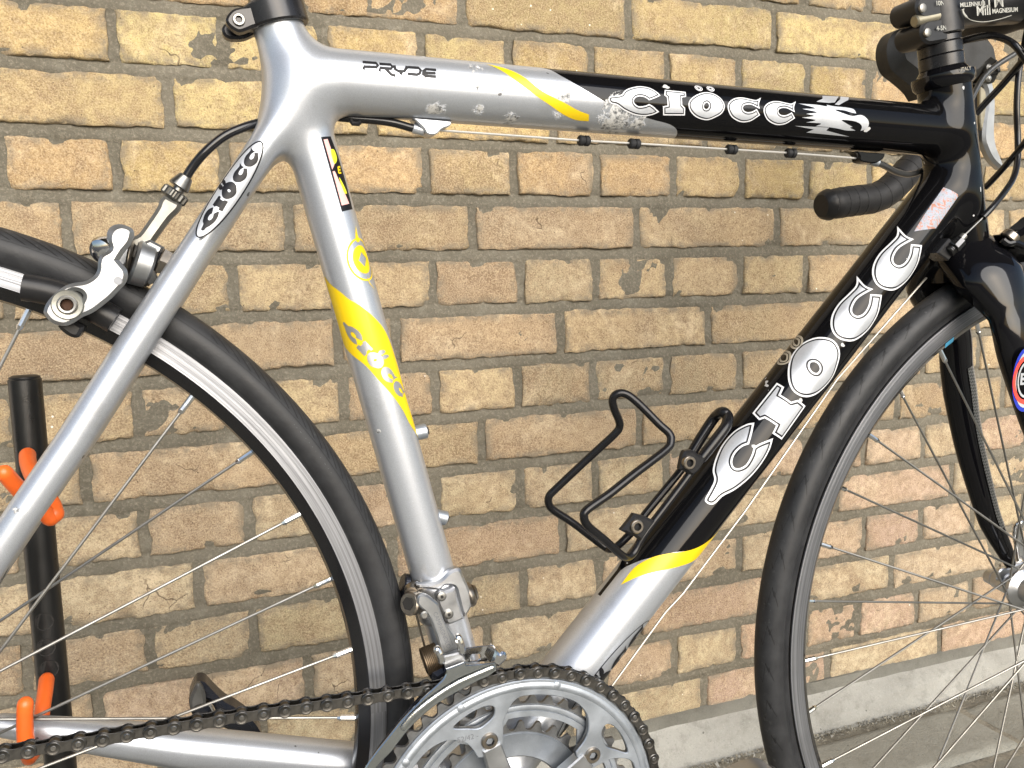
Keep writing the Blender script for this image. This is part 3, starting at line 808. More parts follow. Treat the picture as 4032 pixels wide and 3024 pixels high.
G_O = [(.10692,.00066),(.09912,-.00535),(.08703,-.01068),(.07141,-.00802),(.06055,-.00045),(.05679,.00857),(.06001,.01656),(.0697,.02426),(.08211,.02982),(.09358,.02979),(.1029,.0245),(.10846,.01712),(.11035,.00917)]
G_OH = [(.08454,.00503),(.08101,.00503),(.07936,.00825),(.08079,.01194),(.084,.01358),(.0866,.01152),(.08673,.00788)]
G_C2 = [(.16915,.02781,1),(.16076,.02307),(.15219,.02348),(.1398,.02515),(.12808,.02345),(.11864,.01828),(.11412,.0111),(.11619,.00302),(.12383,-.00472),(.13843,-.00944),(.15173,-.00748),(.16129,-.00139),(.16615,.00201,1),(.15993,.0098,1),(.15166,.00556),(.14409,.00479),(.13887,.00736),(.13834,.01152),(.1427,.01443),(.15182,.0151),(.16498,.01033,1),(.16393,.01736)]
G_D = [[(.09915,.03052),(.0933,.02803),(.08912,.03121),(.09103,.03869),(.09858,.04724),(.10447,.04725),(.10259,.03585)], [(.08346,.03087),(.07713,.02764),(.07257,.03133),(.07283,.03835),(.0806,.04723),(.08713,.04723),(.08651,.03622)]]
_c3 = [(.22463,.0266),(.13268,.00449)]
_c3r = [(.16915,.02781),(.16615,.00201)]
def sm_(g, n=5): return smoothpoly(g, n)
WORD = [('f', [sm_(G_C1)]), ('f', [sm_(G_I)]), ('f', [sm_(G_O), sm_(G_OH)[::-1]]), ('f', [sm_(G_C2)])]
dt3 = _c3[0][0] - _c3r[0][0]; da3 = _c3[0][1] - _c3r[0][1]
WORD.append(('f', [[(x + dt3, y + da3) for x, y in sm_(G_C2)]]))
DOTS = [sm_(g) for g in G_D]
ax0 = min(p[0] for p in WORD[0][1][0]); ax1 = max(p[0] for p in WORD[-1][1][0])
ac = .5 * (min(p[1] for p in WORD[2][1][0]) + max(p[1] for p in WORD[2][1][0]))
def area(L): P = np.array(L); return .5 * np.sum(P[:, 0] * np.roll(P[:, 1], -1) - P[:, 1] * np.roll(P[:, 0], -1))
def grow(loops, d):
    out = []
    for i, L in enumerate(loops):
        P = np.array([p[:2] for p in L]); Q = np.roll(P, -1, 0); O = offset(L, d if i == 0 else -d); keep = []
        for p in O:            # drop points thrown across the shape at sharp tips
            v = Q - P; u = np.clip(np.sum((np.array(p) - P) * v, 1) / np.maximum(np.sum(v * v, 1), 1e-14), 0, 1)
            if np.min(np.linalg.norm(P + v * u[:, None] - np.array(p), axis=1)) > abs(d) * .90: keep.append(p)
        out.append(keep)
    return out
def outlined(mb, tube, loops, k=1.0, tf=lambda p: p, lift=.0002):
    """keyline, dark gap and solid face of one letter"""
    L = [[tf(p) for p in l] for l in loops]
    decal(mb, tube, L, lift, 0)
    decal(mb, tube, grow(L, -.0015 * k), lift + .00012, 1)
    decal(mb, tube, grow(L, -.0028 * k), lift + .00024, 2)
mb = MB()
for _, loops in WORD: outlined(mb, 'down', loops)
for d in DOTS:
    decal(mb, 'down', [d, offset(d, -.0018)], .0002, 3); decal(mb, 'down', [offset(d, -.0026), offset(d, -.0042)], .0003, 3)
sub(mb, 'maker_name', [M_wkey, M_inkb, M_white, M_grey], frame)

# the same name on the top tube
def fit(src, dst):
    """affine map taking the bounding box of src outline to dst (t0, a0, t1, a1)"""
    xs = [p[0] for p in src]; ys = [p[1] for p in src]; x0, x1, y0, y1 = min(xs), max(xs), min(ys), max(ys); t0, a0, t1, a1 = dst
    return lambda p: (t0 + (p[0] - x0) / (x1 - x0) * (t1 - t0), a0 + (p[1] - y0) / (y1 - y0) * (a1 - a0))
TT = [([(-.12727,-.0011)], [(-.10574,-.01072)], [(-.08694,.00409)], [(-.10137,.01011)]),
      ([(-.08489,.00098)], [(-.07524,-.00905)], [(-.06597,.0058)], [(-.07588,.00889)]),
      ([(-.0645,-.00179)], [(-.04828,-.01008)], [(-.03436,.00033)], [(-.04875,.01017)]),
      ([(-.03198,-.00058)], [(-.01296,-.00962)], [(-.002,.00154)], [(-.01621,.00969)]),
      ([(-.00101,-.00061)], [(.01697,-.0096)], [(.02903,.00147)], [(.01341,.00926)])]
mb = MB()
for (_, loops), (l, b, r, t) in zip(WORD, TT):
    outlined(mb, 'top', loops, .60, fit(loops[0], (l[0][0], b[0][1], r[0][0], t[0][1])))
for c in ([(-.05365,.01358)], [(-.04352,.01414)]):
    e = ellipse(c[0][0], c[0][1], .0031, .0029); decal(mb, 'top', [e, offset(e, -.0006)], .0002, 0); decal(mb, 'top', [offset(e, -.0011), offset(e, -.0019)], .0002, 0)
sub(mb, 'maker_name', [M_wkey, M_inkb, M_white, M_grey], frame)
# eagle's head with streaming feathers
mb = MB()
EAG = [(.03094,.00742,1),(.04798,.00779),(.0564,.00717),(.05708,.00857,1),(.06452,.00784),(.07399,.00782),(.08182,.00685),(.08403,.00348,1),(.07834,.00405),(.07264,.00511),(.06388,.00495),(.07162,.00272),(.08037,.00132),(.08855,.0026),(.09403,.00037),(.09654,-.00316),(.09552,-.00702),(.09038,-.00911,1),(.09027,-.00561),(.08641,-.00323),(.07987,-.00217),(.07036,-.00233),(.07518,-.00451),(.08168,-.00661,1),(.07975,-.00743),(.08564,-.00917,1),(.07695,-.0096),(.06774,-.00865),(.05739,-.00815),(.04741,-.00832,1),(.05165,-.006),(.03816,-.00608,1),(.04614,-.00389),(.03353,-.00293,1),(.04432,-.0011),(.03718,-.00001,1),(.04707,.00182),(.03375,.00343,1),(.04593,.00482)]
decal(mb, 'top', [sm_(EAG, 4)], .0002, 0)
e = [(.07865,.00262)]; decal(mb, 'top', [ellipse(e[0][0], e[0][1], .0016, .0009)], .0004, 1)
decal(mb, 'top', [sm_([(.05846,.01926,1),(.0751,.02111,1),(.06585,.01158,1),(.05963,.01052,1),(.04819,.01063,1),(.05559,.01438,1)])], .0002, 0)
decal(mb, 'top', [sm_([(.07692,.02117,1),(.08534,.02171,1),(.08086,.01598,1),(.06891,.00933,1),(.06507,.00955,1),(.07321,.01601,1)])], .0002, 0)
decal(mb, 'top', [sm_([(.02865,-.00918,1),(.0601,-.00844,1),(.05851,-.01079,1),(.08239,-.01427,1),(.04124,-.01354,1),(.04696,-.01069,1)])], .0002, 0)
sub(mb, 'eagle_emblem', [M_white, M_inkb], frame)
# model word in squared strokes
mb = MB()
for s in ([(-.2951,.00406),(-.29449,.00615),(-.28688,.00647),(-.28599,.00787),(-.2868,.00952),(-.29527,.0094)], [(-.28513,.00377),(-.28458,.00627),(-.27777,.0063),(-.27677,.0077),(-.27768,.00934),(-.2849,.00913)], [(-.28111,.00597),(-.278,.00263),(-.2751,.002)], [(-.27547,.00899),(-.27505,.00613),(-.27297,.00507),(-.2694,.00541),(-.26758,.0082),(-.26745,.00939)], [(-.27094,.00589),(-.27182,.00297)],
          [(-.26675,.00852),(-.25996,.00877),(-.25873,.00707),(-.25952,.00486),(-.26138,.00388),(-.26733,.00396)], [(-.24853,.00833),(-.255,.00824),(-.25698,.00659),(-.25735,.00444),(-.2558,.00357),(-.24894,.00366)], [(-.25686,.00563),(-.24898,.00594)]):
    decal(mb, 'top', [stroke(s, .0019)], .0002, 0)
sub(mb, 'model_name', [M_inkb], frame)
# yellow flashes
mb = MB()
def flush(name, mats):
    global mb
    sub(mb, name, mats, frame); mb = MB()
decal(mb, 'top', [sm_([(-.21869,.02015,1),(-.20648,.01781),(-.19667,.01384),(-.18841,.00875),(-.1765,.00026),(-.1593,-.00619),(-.14949,-.01007),(-.14022,-.01253,1),(-.13884,-.01757,1),(-.14859,-.01733),(-.15883,-.01391),(-.17026,-.00817),(-.18196,-.00233),(-.19478,.00582),(-.2034,.01266),(-.21163,.01862)])], .00015, 0)
flush('yellow_flash', [M_yel])
decal(mb, 'down', [sm_([(-.1434,.02373,1),(-.12777,.02379),(-.11441,.01861),(-.10377,.0109),(-.09539,.00279),(-.08779,-.00395),(-.07871,-.01048),(-.06693,-.0172),(-.05403,-.021,1),(-.06364,-.02095),(-.07523,-.02095),(-.08861,-.01809),(-.1024,-.00538),(-.11374,.00446),(-.12797,.01541)])], .00015, 0)
flush('yellow_flash', [M_yel])
YB = [(.1415,.02609,1),(.13645,.01698),(.13009,.01049),(.12424,.00609),(.11875,.00055),(.10911,-.00644),(.09769,-.01331),(.08538,-.01681),(.07017,-.01802),(.05085,-.01725),(.03287,-.01895),(.01984,-.02138,1),(.03259,-.01247),(.04431,-.00896),(.05669,-.00403),(.06917,.0021),(.08116,.00811),(.09117,.01777),(.09694,.02429,1),(.11035,.0261),(.12615,.02608)]
YB = [(t, max(min(a, .0225), -.0225)) for t, a in [p[:2] for p in YB]]
decal(mb, 'seat', [smoothpoly(YB, 4)], .00015, 0)
flush('yellow_flash', [M_yel])
ec = [(.14636,-.01054)]; cx, cy = ec[0][:2]
decal(mb, 'seat', [ellipse(cx, cy, .0140, .0115), ellipse(cx, cy, .0128, .0102)], .00015, 0)
decal(mb, 'seat', [ellipse(cx, cy, .0092, .0074), [(cx + .0048, cy - .0005), (cx, cy + .0036), (cx - .0048, cy), (cx, cy - .0040)]], .00015, 0)
decal(mb, 'seat', [sm_([(.16803,-.01292,1),(.16231,-.01221),(.15824,-.0127),(.15786,-.00963),(.16165,-.00971)])], .00015, 0)
decal(mb, 'seat', [sm_([(.13597,-.0103,1),(.13179,-.01086),(.12898,-.0123),(.12601,-.01485,1),(.12792,-.01251),(.13119,-.01028)])], .00015, 0)
sub(mb, 'ring_emblem', [M_yel], frame)
# name in silver across the seat-tube flash, and in black in two ovals
def word(mb, tube, o, ang, s, m, lift, flip=1):
    ca, sa = math.cos(ang), math.sin(ang)
    tf = lambda p: (o[0] + ((p[0] - ax0) * ca - (p[1] - ac) * sa * flip) * s, o[1] + ((p[0] - ax0) * sa + (p[1] - ac) * ca * flip) * s)
    for _, loops in WORD: decal(mb, tube, [[tf(p) for p in l] for l in loops], lift, m)
    for d in DOTS: decal(mb, tube, [[tf(p) for p in d]], lift, m)
mb = MB()
wa, wb = [(.11061,.0147)], [(.05325,-.01428)]
a0, b0 = np.array(wa[0][:2]), np.array(wb[0][:2]); dv = b0 - a0
word(mb, 'seat', (a0[0], a0[1]), math.atan2(dv[1], dv[0]), np.linalg.norm(dv) / (ax1 - ax0), 0, .00035)
sub(mb, 'maker_name', [M_silp], frame)
mb = MB()
oa, ob = [(.094,.00265)], [(.15952,.00204)]
a0, b0 = np.array(oa[0][:2]), np.array(ob[0][:2]); dv = b0 - a0; L = np.linalg.norm(dv); an = math.atan2(dv[1], dv[0]); c = (a0 + b0) / 2
E1 = ellipse(c[0], c[1], L / 2 + .001, .0078, an, 48)
decal(mb, 'stay', [E1, offset(E1, -.0009)], .00015, 0); decal(mb, 'stay', [offset(E1, -.0009)], .00010, 1)
u = dv / L; o_ = a0 + u * L * .06
word(mb, 'stay', (o_[0], o_[1]), an, L * .86 / (ax1 - ax0), 0, .0003)
sub(mb, 'oval_badge', [M_inkb, M_white], frame)
mb = MB()
oa, ob = [(-.21626,.005)], [(-.15879,-.0113)]
a0, b0 = np.array(oa[0][:2]), np.array(ob[0][:2])
tA, tB = -.262, -.150; am = -.0165
c = ((tA + tB) / 2, am); E1 = ellipse(c[0], c[1], (tB - tA) / 2, .0140, 0, 48)
decal(mb, 'down', [E1, offset(E1, -.0008)], .00015, 0)
word(mb, 'down', (tA + .005, am), 0, (tB - tA - .010) / (ax1 - ax0), 0, .0003)
sub(mb, 'oval_badge', [M_inkb], frame)
# tubing sticker
mb = MB()
decal(mb, 'seat', [sm_([(.22477,-.00477,1),(.22458,-.01269,1),(.21244,-.01528,1),(.19582,-.016,1),(.18497,-.01535,1),(.17845,-.01481,1),(.17811,-.00482,1),(.20068,-.00471,1)])], .0001, 0)
decal(mb, 'seat', [sm_([(.22301,-.00595,1),(.22309,-.0091,1),(.20889,-.0103,1),(.20433,-.00611,1)])], .0002, 1)
decal(mb, 'seat', [sm_([(.20319,-.00596,1),(.20335,-.00766,1),(.1932,-.00987,1),(.18217,-.01248,1),(.18185,-.00579,1)])], .0002, 1)
decal(mb, 'seat', [sm_([(.21592,-.00898),(.21593,-.01251),(.21052,-.01259),(.20785,-.00893)])], .0002, 2)
decal(mb, 'seat', [sm_([(.19906,-.0097),(.194,-.01205),(.18902,-.01309),(.18963,-.01042)])], .0002, 2)
for s in ([(.20554,-.01124),(.20153,-.01041)], [(.20535,-.01116),(.20554,-.01364)], [(.20353,-.01082),(.20371,-.01303)], [(.20162,-.01045),(.20186,-.01298)]): decal(mb, 'seat', [stroke(s, .0010)], .0003, 3)
sub(mb, 'tubing_sticker', [M_inkb, M_pink, M_lime, M_yel], frame)
# foil patch near the top of the down tube
def foil():
    t = NT('rubbed_foil_label'); n = t.noise(150, 5, .7, None, 2.0)
    t.base(t.ramp(n, [(.25, (.10, .10, .12)), (.42, (.34, .15, .09)), (.52, (.26, .31, .38)), (.66, (.20, .17, .14)), (.8, (.34, .34, .36))]))
    t.metal(.3); t.rough(.6); t.bump(n, .0004, .5); return t.m
mb = MB(); decal(mb, 'down', [sm_([(.24219,.01444,1),(.27347,.01579,1),(.2764,.00195,1),(.24089,.00013,1),(.22623,.01275,1)])], .00018, 0)
sub(mb, 'foil_label', [foil()], frame)
# cable stops and bottle bosses
def stop(mb, pts, y=.006):
    v, f = plate([smoothpoly(pts, 4)], -y, y, .0008); mb.add(v, f)
mb = MB(); stop(mb, [(.33337,.39905,1),(.35961,.39909,1),(.35855,.396),(.35324,.3936),(.34901,.38978),(.34323,.38957),(.34062,.39316),(.3375,.39571)]); mb.add(*cyl((.33459,0,.3937), (.34219,0,.39228), .0033, bev=.0004), 0)
sub(mb, 'cable_stop', [M_frame], frame)
mb = MB(); stop(mb, [(.69327,.40186,1),(.7229,.40196,1),(.72157,.39819),(.71321,.39375),(.69914,.39435),(.69734,.39849)], .005)
sub(mb, 'cable_stop', [M_frame], frame)
for a, b, r in (((.33481,0,.19029), (.34368,0,.1918), .0052), ((.3522,0,.13079), (.35798,0,.129), .0050)):
    mb = MB(); a, b = Vector(a), Vector(b); d = (b - a).normalized()
    mb.add(*cyl(a - d * .004, b, r, bev=.0006)); mb.add(*cyl(b, b + d * .0012, r * .5), 1)
    sub(mb, 'bottle_boss', [M_alub, M_dark], frame)

# ---- seat post and clamp
ds = Vector((-.2638, 0, .9646)).normalized(); S0 = Vector((.24666,0,.45017)); Ps = Vector((.3281, 0, .163)); S0 = Ps + ds * ((S0 - Ps).dot(ds))
mb = MB(); mb.add(*cyl(S0 - ds * .02, S0 + ds * .20, .0136, bev=0)); P_(mb, 'seat_post', [mat('brushed_seatpost', (.20, .19, .17), .22, 1, wear=.3)])
mb = MB()
mb.add(*lathe(S0 - ds * .0035, ds, [(0, .0155), (0, .0183), (.0012, .0193), (.0128, .0193), (.014, .0183), (.014, .0136)], 48))
ear = [(.23155,.45475),(.22442,.45256),(.22065,.449),(.21916,.44526),(.22066,.44232),(.22413,.44002),(.22765,.43951),(.23485,.44301),(.24031,.44633),(.2387,.4556)]
v, f = plate([smoothpoly(ear, 5)], -.0125, -.0035, .0015); mb.add(v, f)
ear2 = [(.22835,.45257),(.22106,.44899),(.21738,.44494),(.21816,.44047),(.22261,.43867),(.23171,.44057),(.23917,.44738)]
v, f = plate([smoothpoly(ear2, 5)], .0010, .0100, .0015); mb.add(v, f)
clamp = P_(mb, 'seat_clamp', [M_blkan])
mb = MB(); c = Vector((.22653,-.0128,.44606))
mb.add(*lathe(c, (0, -1, 0), [(-.003, .0036), (.0009, .0036), (.0014, .0032), (.0014, .0021)], 28)); mb.add(*lathe(c, (0, -1, 0), [(.0014, .0021), (-.0008, .0019), (-.0008, 0.0)], 6), 1)
sub(mb, 'clamp_bolt', [M_steel, M_hole], clamp)

# ---- wheels
def ring_mesh(prof, segs, vfun=None):
    """revolve a closed (r, y) profile about the hub axis, UV: arc length, section parameter"""
    n = len(prof); V = []; F = []; UV = []
    for i in range(segs):
        w = 2 * math.pi * i / segs
        for r, y, v in prof: V.append((r * math.cos(w), y, r * math.sin(w)))
    for i in range(segs):
        for j in range(n - 1 if prof[0][:2] != prof[-1][:2] else n - 1):
            a = i * n + j; b = i * n + j + 1; c = ((i + 1) % segs) * n + j + 1; d = ((i + 1) % segs) * n + j
            F.append((a, b, c, d)); UV.append(((i, j), (i, j + 1), (i + 1, j + 1), (i + 1, j)))
    return V, F, UV
def ring_obj(name, prof, mats, segs=220, rad=.334, mi=None, smooth=True, angle=40):
    V, F, UV = ring_mesh(prof, segs)
    o = mesh_obj(name, V, F, mats, None, smooth, None, angle); me = o.data
    if mi: me.polygons.foreach_set('material_index', [mi(prof[j][0], prof[j + 1][0], prof[j][1]) for i in range(segs) for j in range(len(prof) - 1)])
    uv = me.uv_layers.new(name='UVMap'); k = 0
    for q in UV:
        for i, j in q:
            uv.data[k].uv = (i * 2 * math.pi * rad / segs, prof[j][2]); k += 1
    return o
def wheel(cx, cz, rear, pattern):
    rc = .3225; ra = .0125
    if rear: rp = [(.3128, -.0098), (.3020, -.0102), (.3008, -.0092), (.2945, -.0052), (.2930, 0), (.2945, .0052), (.3008, .0092), (.3020, .0102), (.3128, .0098), (.3128, .0082), (.308, .0075), (.308, -.0075), (.3128, -.0082), (.3128, -.0098)]
    else: rp = [(.3085, -.0098), (.2965, -.0102), (.2955, -.0096), (.2905, -.0055), (.2898, 0), (.2905, .0055), (.2955, .0096), (.2965, .0102), (.3085, .0098), (.3085, .0082), (.304, .0075), (.304, -.0075), (.3085, -.0082), (.3085, -.0098)]
    rim = ring_obj('wheel', [(r, y, r) for r, y in rp], [M_rim, M_rimb], 240, mi=lambda r0, r1, y: (1 if (min(r0, r1) < (.3012 if rear else .2958)) else 0) if True else 0)
    rim.location = (cx, 0, cz); part(rim)
    tp = []
    rb = .3100 if rear else .3060
    for i in range(33):
        w = -2.45 + 4.9 * i / 32; rr_ = rc + ra * .95 * math.cos(w); y = ra * math.sin(w)
        tp.append((max(rr_, rb), y, w / 2.45 * 1.9 if False else w))
    tp = [(tp[0][0] - .004, -.0078, -2.6)] + tp + [(tp[-1][0] - .004, .0078, 2.6)]
    ty = ring_obj('tyre', tp, [M_tyr if rear else M_tyf], 320, angle=0); ty.parent = rim
    # hub
    fl = (.018, .036) if rear else (.033, .033)
    hf = .026 if rear else .0190
    mb = MB(); mb.add(*lathe((0, 0, 0), (0, 1, 0), [(-.05, .005), (-.05, .008), (-fl[0] - .003, .010), (-fl[0] - .0015, hf), (-fl[0] + .0015, hf), (-fl[0] + .006, .012), (fl[1] - .006, .012), (fl[1] - .0015, hf), (fl[1] + .0015, hf), (fl[1] + .003, .010), (.05, .008), (.05, .005)], 40))
    sub(mb, 'hub', [M_alu], rim)
    for k in range(36):
        ph = pattern[0] + k * 10.15 if False else pattern[0] + k * 10.0
        j = (k + pattern[1]) % 4
        near = j in (1, 2) if False else (pattern[2][j][0] == 'n'); sgn = pattern[2][j][1]
        th = R(ph); y = -fl[0] if near else fl[1]
        rn = .2935 if rear else .2895
        A = Vector((rn * math.cos(th), (-.002 if near else .002), rn * math.sin(th)))
        # flange point so that the spoke runs tangentially, signed
        fr = hf - .0025; B = None
        tdir = Vector((math.cos(th), 0, math.sin(th))); per = Vector((-math.sin(th), 0, math.cos(th)))
        B = per * fr * sgn * .97 + tdir * .006; B.y = y
        mb = MB(); d = (B - A).normalized()
        mb.add(*sweep([A + d * .011, B], .00098, 8), 0); mb.add(*cyl(A - d * .002, A + d * .0115, .0021, .0019, 8, .0003), 1)
        mb.add(*cyl(A + d * .010, A + d * .0125, .0024, .0014, 8), 1)
        sub(mb, 'spoke', [M_steel, M_chrome], rim)
    return rim
# sense of crossing: + means the hub end sits on the leading side
rw = wheel(0, 0, True, (8.6 + .0, 0, {0: ('n', -1), 1: ('f', -1), 2: ('n', 1), 3: ('f', 1)}))
fw = wheel(.9566, .0012, False, (163.8, 0, {0: ('n', 1), 1: ('f', 1), 2: ('n', -1), 3: ('f', -1)}))
# raised words on the rear tyre
mb = MB()
word_a = 31.0
for i, chh in enumerate('ROTATION'):
    w = R(38.2 - i * .93); rr_ = .3262; c = Vector((rr_ * math.cos(w), -.0116, rr_ * math.sin(w)))
    V, F = text_mesh(chh, .0062, c, (math.sin(w), 0, -math.cos(w)), (math.cos(w) * .9, .42, math.sin(w) * .9)); mb.add(V, F)
w = R(29.6); c = Vector((.3262 * math.cos(w), -.0117, .3262 * math.sin(w))); tv = Vector((math.sin(w), 0, -math.cos(w))); nv_ = Vector((math.cos(w), .4, math.sin(w)))
mb.add([c - tv * .004 + nv_ * .0003, c - tv * .004 - nv_ * .0003, c + tv * .002 - nv_ * .0003, c + tv * .002 + nv_ * .0003, c + tv * .002 + nv_ * .0015, c + tv * .002 - nv_ * .0015, c + tv * .0065], [(0, 1, 2, 3), (4, 5, 6)])
sub(mb, 'tyre_lettering', [M_tyret], rw, False)
# blue rim sticker by the fork
mb = MB()
V = []
for w in np.linspace(R(121.5), R(123.6), 4): V += [(.2960 * math.cos(w), -.0103, .2960 * math.sin(w)), (.2910 * math.cos(w), -.0072, .2910 * math.sin(w))]
mb.add(V, [(2 * i, 2 * i + 2, 2 * i + 3, 2 * i + 1) for i in range(3)]); sub(mb, 'rim_sticker', [mat('pale_blue_print', (.04, .30, .52), .4)], fw)
# cassette behind, out of frame but read from a side view
mb = MB()
for i, rr_ in enumerate((.048, .044, .040, .036, .033, .030, .027, .024)):
    mb.add(*lathe((0, -.024 - i * .0039, 0), (0, 1, 0), [(-.0008, .012), (-.0008, rr_), (.0008, rr_), (.0008, .012)], 40))
P_(mb, 'cassette', [M_teeth])

# ---- crankset
YR = -.048
def ring_loop(teeth, r_root, r_tip, ph=0.0, sharp=.30):
    L = []
    for i in range(teeth):
        c = ph + (i + .5) * 2 * math.pi / teeth; p = 2 * math.pi / teeth
        for u, r in ((-.5, r_root), (-.36, r_root + .0004), (-.24, r_root + .0022), (-.15, r_tip - .0008), (-.07, r_tip), (.07, r_tip), (.15, r_tip - .0008), (.24, r_root + .0022), (.36, r_root + .0004)):
            w = c + u * p; L.append((BB[0] + r * math.cos(w), BB[2] + r * math.sin(w)))
    return L
def pol(a, r): return (BB[0] + r * 1e-3 * math.cos(R(a)), BB[2] + r * 1e-3 * math.sin(R(a)))
PH = R(96.74)
BA = [108.5 - 72 * i for i in range(5)]          # bolt directions
outer = ring_loop(53, .1036, .1092, PH)
holes = []
big = []
# gap between arms at 108.5 and 36.5: measured on the gap centred at 72.5, repeated five times
inner_edge = []
for b in BA:
    g = b - 36        # centre of the following gap
    for a, r in ((28.2, 62.6), (27.0, 70), (26, 77), (22.5, 85), (19.6, 89.5), (16, 91.4), (8, 91.5), (0, 91.4), (-8, 91), (-14, 88.8), (-19, 85), (-23.5, 78), (-25.6, 70.6), (-25.8, 62.8)):
        inner_edge.append((g + a, r))
    nb_ = b - 72
    inner_edge += [(nb_ + 9.5, 60.5), (nb_ + 4, 57.8), (nb_, 57.0), (nb_ - 4, 57.8), (nb_ - 6.8, 60.0)]
inner = smoothpoly([pol(a, r) for a, r in inner_edge], 3)
tri = [(12.4, 89.8), (8.5, 91.6), (2, 92.2), (-3.5, 91.6), (-6.6, 88.7), (-5.6, 83), (-1.5, 80.0), (3, 79.4), (7.5, 83.5)]
tris = [smoothpoly([pol(b + (a if i % 2 == 0 else -a), r) for a, r in tri], 4) for i, b in enumerate(BA)]
mb = MB(); v, f = plate([outer] + [inner] + tris, YR - .0012, YR + .0012); mb.add(v, f, 1)
# face land: raised band inside the teeth
land = [pol(a, 102.6) for a in np.linspace(0, 360, 181)[:-1]]
inn2 = offset(inner, .0)
v, f = plate([land, inner] + tris, YR - .0030, YR - .0012, .0005); mb.add(v, f, 0)
g1 = lathe(Vector((BB[0], YR - .0031, BB[2])), (0, -1, 0), [(-.0004, .1010), (.0006, .0995), (.0008, .0975), (.0002, .0958), (-.0004, .0955)], 160); mb.add(*g1, 0)
cr1 = P_(mb, 'chainring', [M_alub, M_teeth])
for a, r in ((74.4, 99.0), (114.7, 99.0), (142.7, 98.2), (2.4, 99.0), (-30, 99), (-70, 99), (-110, 99), (-140, 99), (178, 99)):
    p = pol(a, r); mb = MB(); mb.add(*lathe((p[0], YR - .0034, p[1]), (0, -1, 0), [(-.0006, .0027), (.0003, .0027), (.0007, .0019), (.0008, 0)], 20)); sub(mb, 'rivet', [M_alub], cr1)
V, F = text_mesh('- 52/42 -', .0052, (pol(119, 78.5)[0], YR - .00315, pol(119, 78.5)[1]), (math.cos(R(4)), 0, math.sin(R(4))), (-math.sin(R(4)), 0, math.cos(R(4)))); mb = MB(); mb.add(V, F); sub(mb, 'etched_text', [M_etch], cr1, False)
mb = MB(); mid = ring_loop(42, .0822, .0874, .3); hole = [pol(a, 72.6) for a in np.linspace(0, 360, 121)[:-1]]
v, f = plate([mid, hole], YR + .0058, YR + .0080); mb.add(v, f, 1)
mb.add(*lathe(Vector((BB[0], YR + .0058, BB[2])), (0, -1, 0), [(0, .0814), (.0012, .0810), (.0016, .0790), (.0012, .0776), (.0007, .0774), (.0013, .0770), (.0013, .0730), (0, .0726)], 140), 0)
for b in BA:
    tab = smoothpoly([pol(b + a, r) for a, r in ((14, 76), (9, 66), (4, 60.5), (0, 59.5), (-4, 60.5), (-9, 66), (-14, 76))], 3); v, f = plate([tab], YR + .0048, YR + .0066); mb.add(v, f, 0)
cr2 = P_(mb, 'chainring', [M_alub, M_teeth])
V, F = text_mesh('- 130 -', .0048, (pol(143, 70)[0] + .001, YR + .0044, pol(143, 75)[1]), (math.cos(R(50)), 0, math.sin(R(50))), (-math.sin(R(50)), 0, math.cos(R(50)))); mb = MB(); mb.add(V, F); sub(mb, 'etched_text', [M_etch], cr2, False)
mb = MB(); inn = ring_loop(30, .0592, .0655, .1); hole = [pol(a, 40) for a in np.linspace(0, 360, 81)[:-1]]
v, f = plate([inn, hole], YR + .0128, YR + .0150); mb.add(v, f, 1)
mb.add(*lathe(Vector((BB[0], YR + .0128, BB[2])), (0, -1, 0), [(0, .0580), (.0010, .0576), (.0012, .0574), (.0006, .0560), (.0006, .0410), (0, .0405)], 120), 0)
P_(mb, 'chainring', [M_alub, M_teeth])
# spider, bolts, crank arm
mb = MB()
for b in BA:
    d = np.array([math.cos(R(b)), math.sin(R(b))]); n = np.array([-d[1], d[0]])
    c = np.array([BB[0], BB[2]])
    L = [c + d * .0635 + n * .0066, c + d * .0635 - n * .0066, c + d * .030 - n * .0082, c + d * .012 - n * .011, c + d * .012 + n * .011, c + d * .030 + n * .0082]
    v, f = plate([[tuple(p) for p in L]], YR - .0050, YR + .0045, .0010); mb.add(v, f)
    t2 = smoothpoly([tuple(c + d * a + n * e) for a, e in ((.060, .0062), (.074, .0060), (.0765, 0), (.074, -.0060), (.060, -.0062))], 3); v, f = plate([t2], YR - .0018 + .004, YR + .0056); mb.add(v, f)
mb.add(*lathe(Vector((BB[0], YR - .006, BB[2])), (0, -1, 0), [(-.012, .019), (0, .021), (.004, .020), (.008, .014), (.008, 0)], 40))
spider = P_(mb, 'crank_spider', [M_arm], None, True, 30)
for b in BA:
    p = pol(b, 67.8); mb = MB(); c = Vector((p[0], YR - .0030, p[1]))
    mb.add(*lathe(c, (0, -1, 0), [(-.001, .0058), (.0012, .0058), (.0020, .0050), (.0020, .0030)], 28), 0)
    mb.add(*lathe(c, (0, -1, 0), [(.0020, .0030), (-.001, .0027), (-.001, 0)], 6), 1)
    sub(mb, 'chainring_bolt', [M_bolt, M_dark], spider)
ad = R(-6)
# crank arm pointing forward with pedal
pedc = np.array((.55738,-.075,-.07385))
cd = Vector((pedc[0] - BB[0], 0, pedc[2] - BB[2])).normalized(); AE = Vector((BB[0], 0, BB[2])) + cd * .1725
mb = MB(); pts = [Vector((BB[0], -.062, BB[2])), Vector((BB[0], -.064, BB[2])) + cd * .05, Vector((BB[0], -.070, BB[2])) + cd * .12, Vector((AE.x, -.072, AE.z))]
mb.add(*sweep(catmull(pts, 5), list(np.interp(np.linspace(0, 1, 16), [0, .3, 1], [.016, .012, .0125])), 20, dome=True, sx=.55, up=(0, -1, 0)))
arm = P_(mb, 'crank_arm', [M_arm])
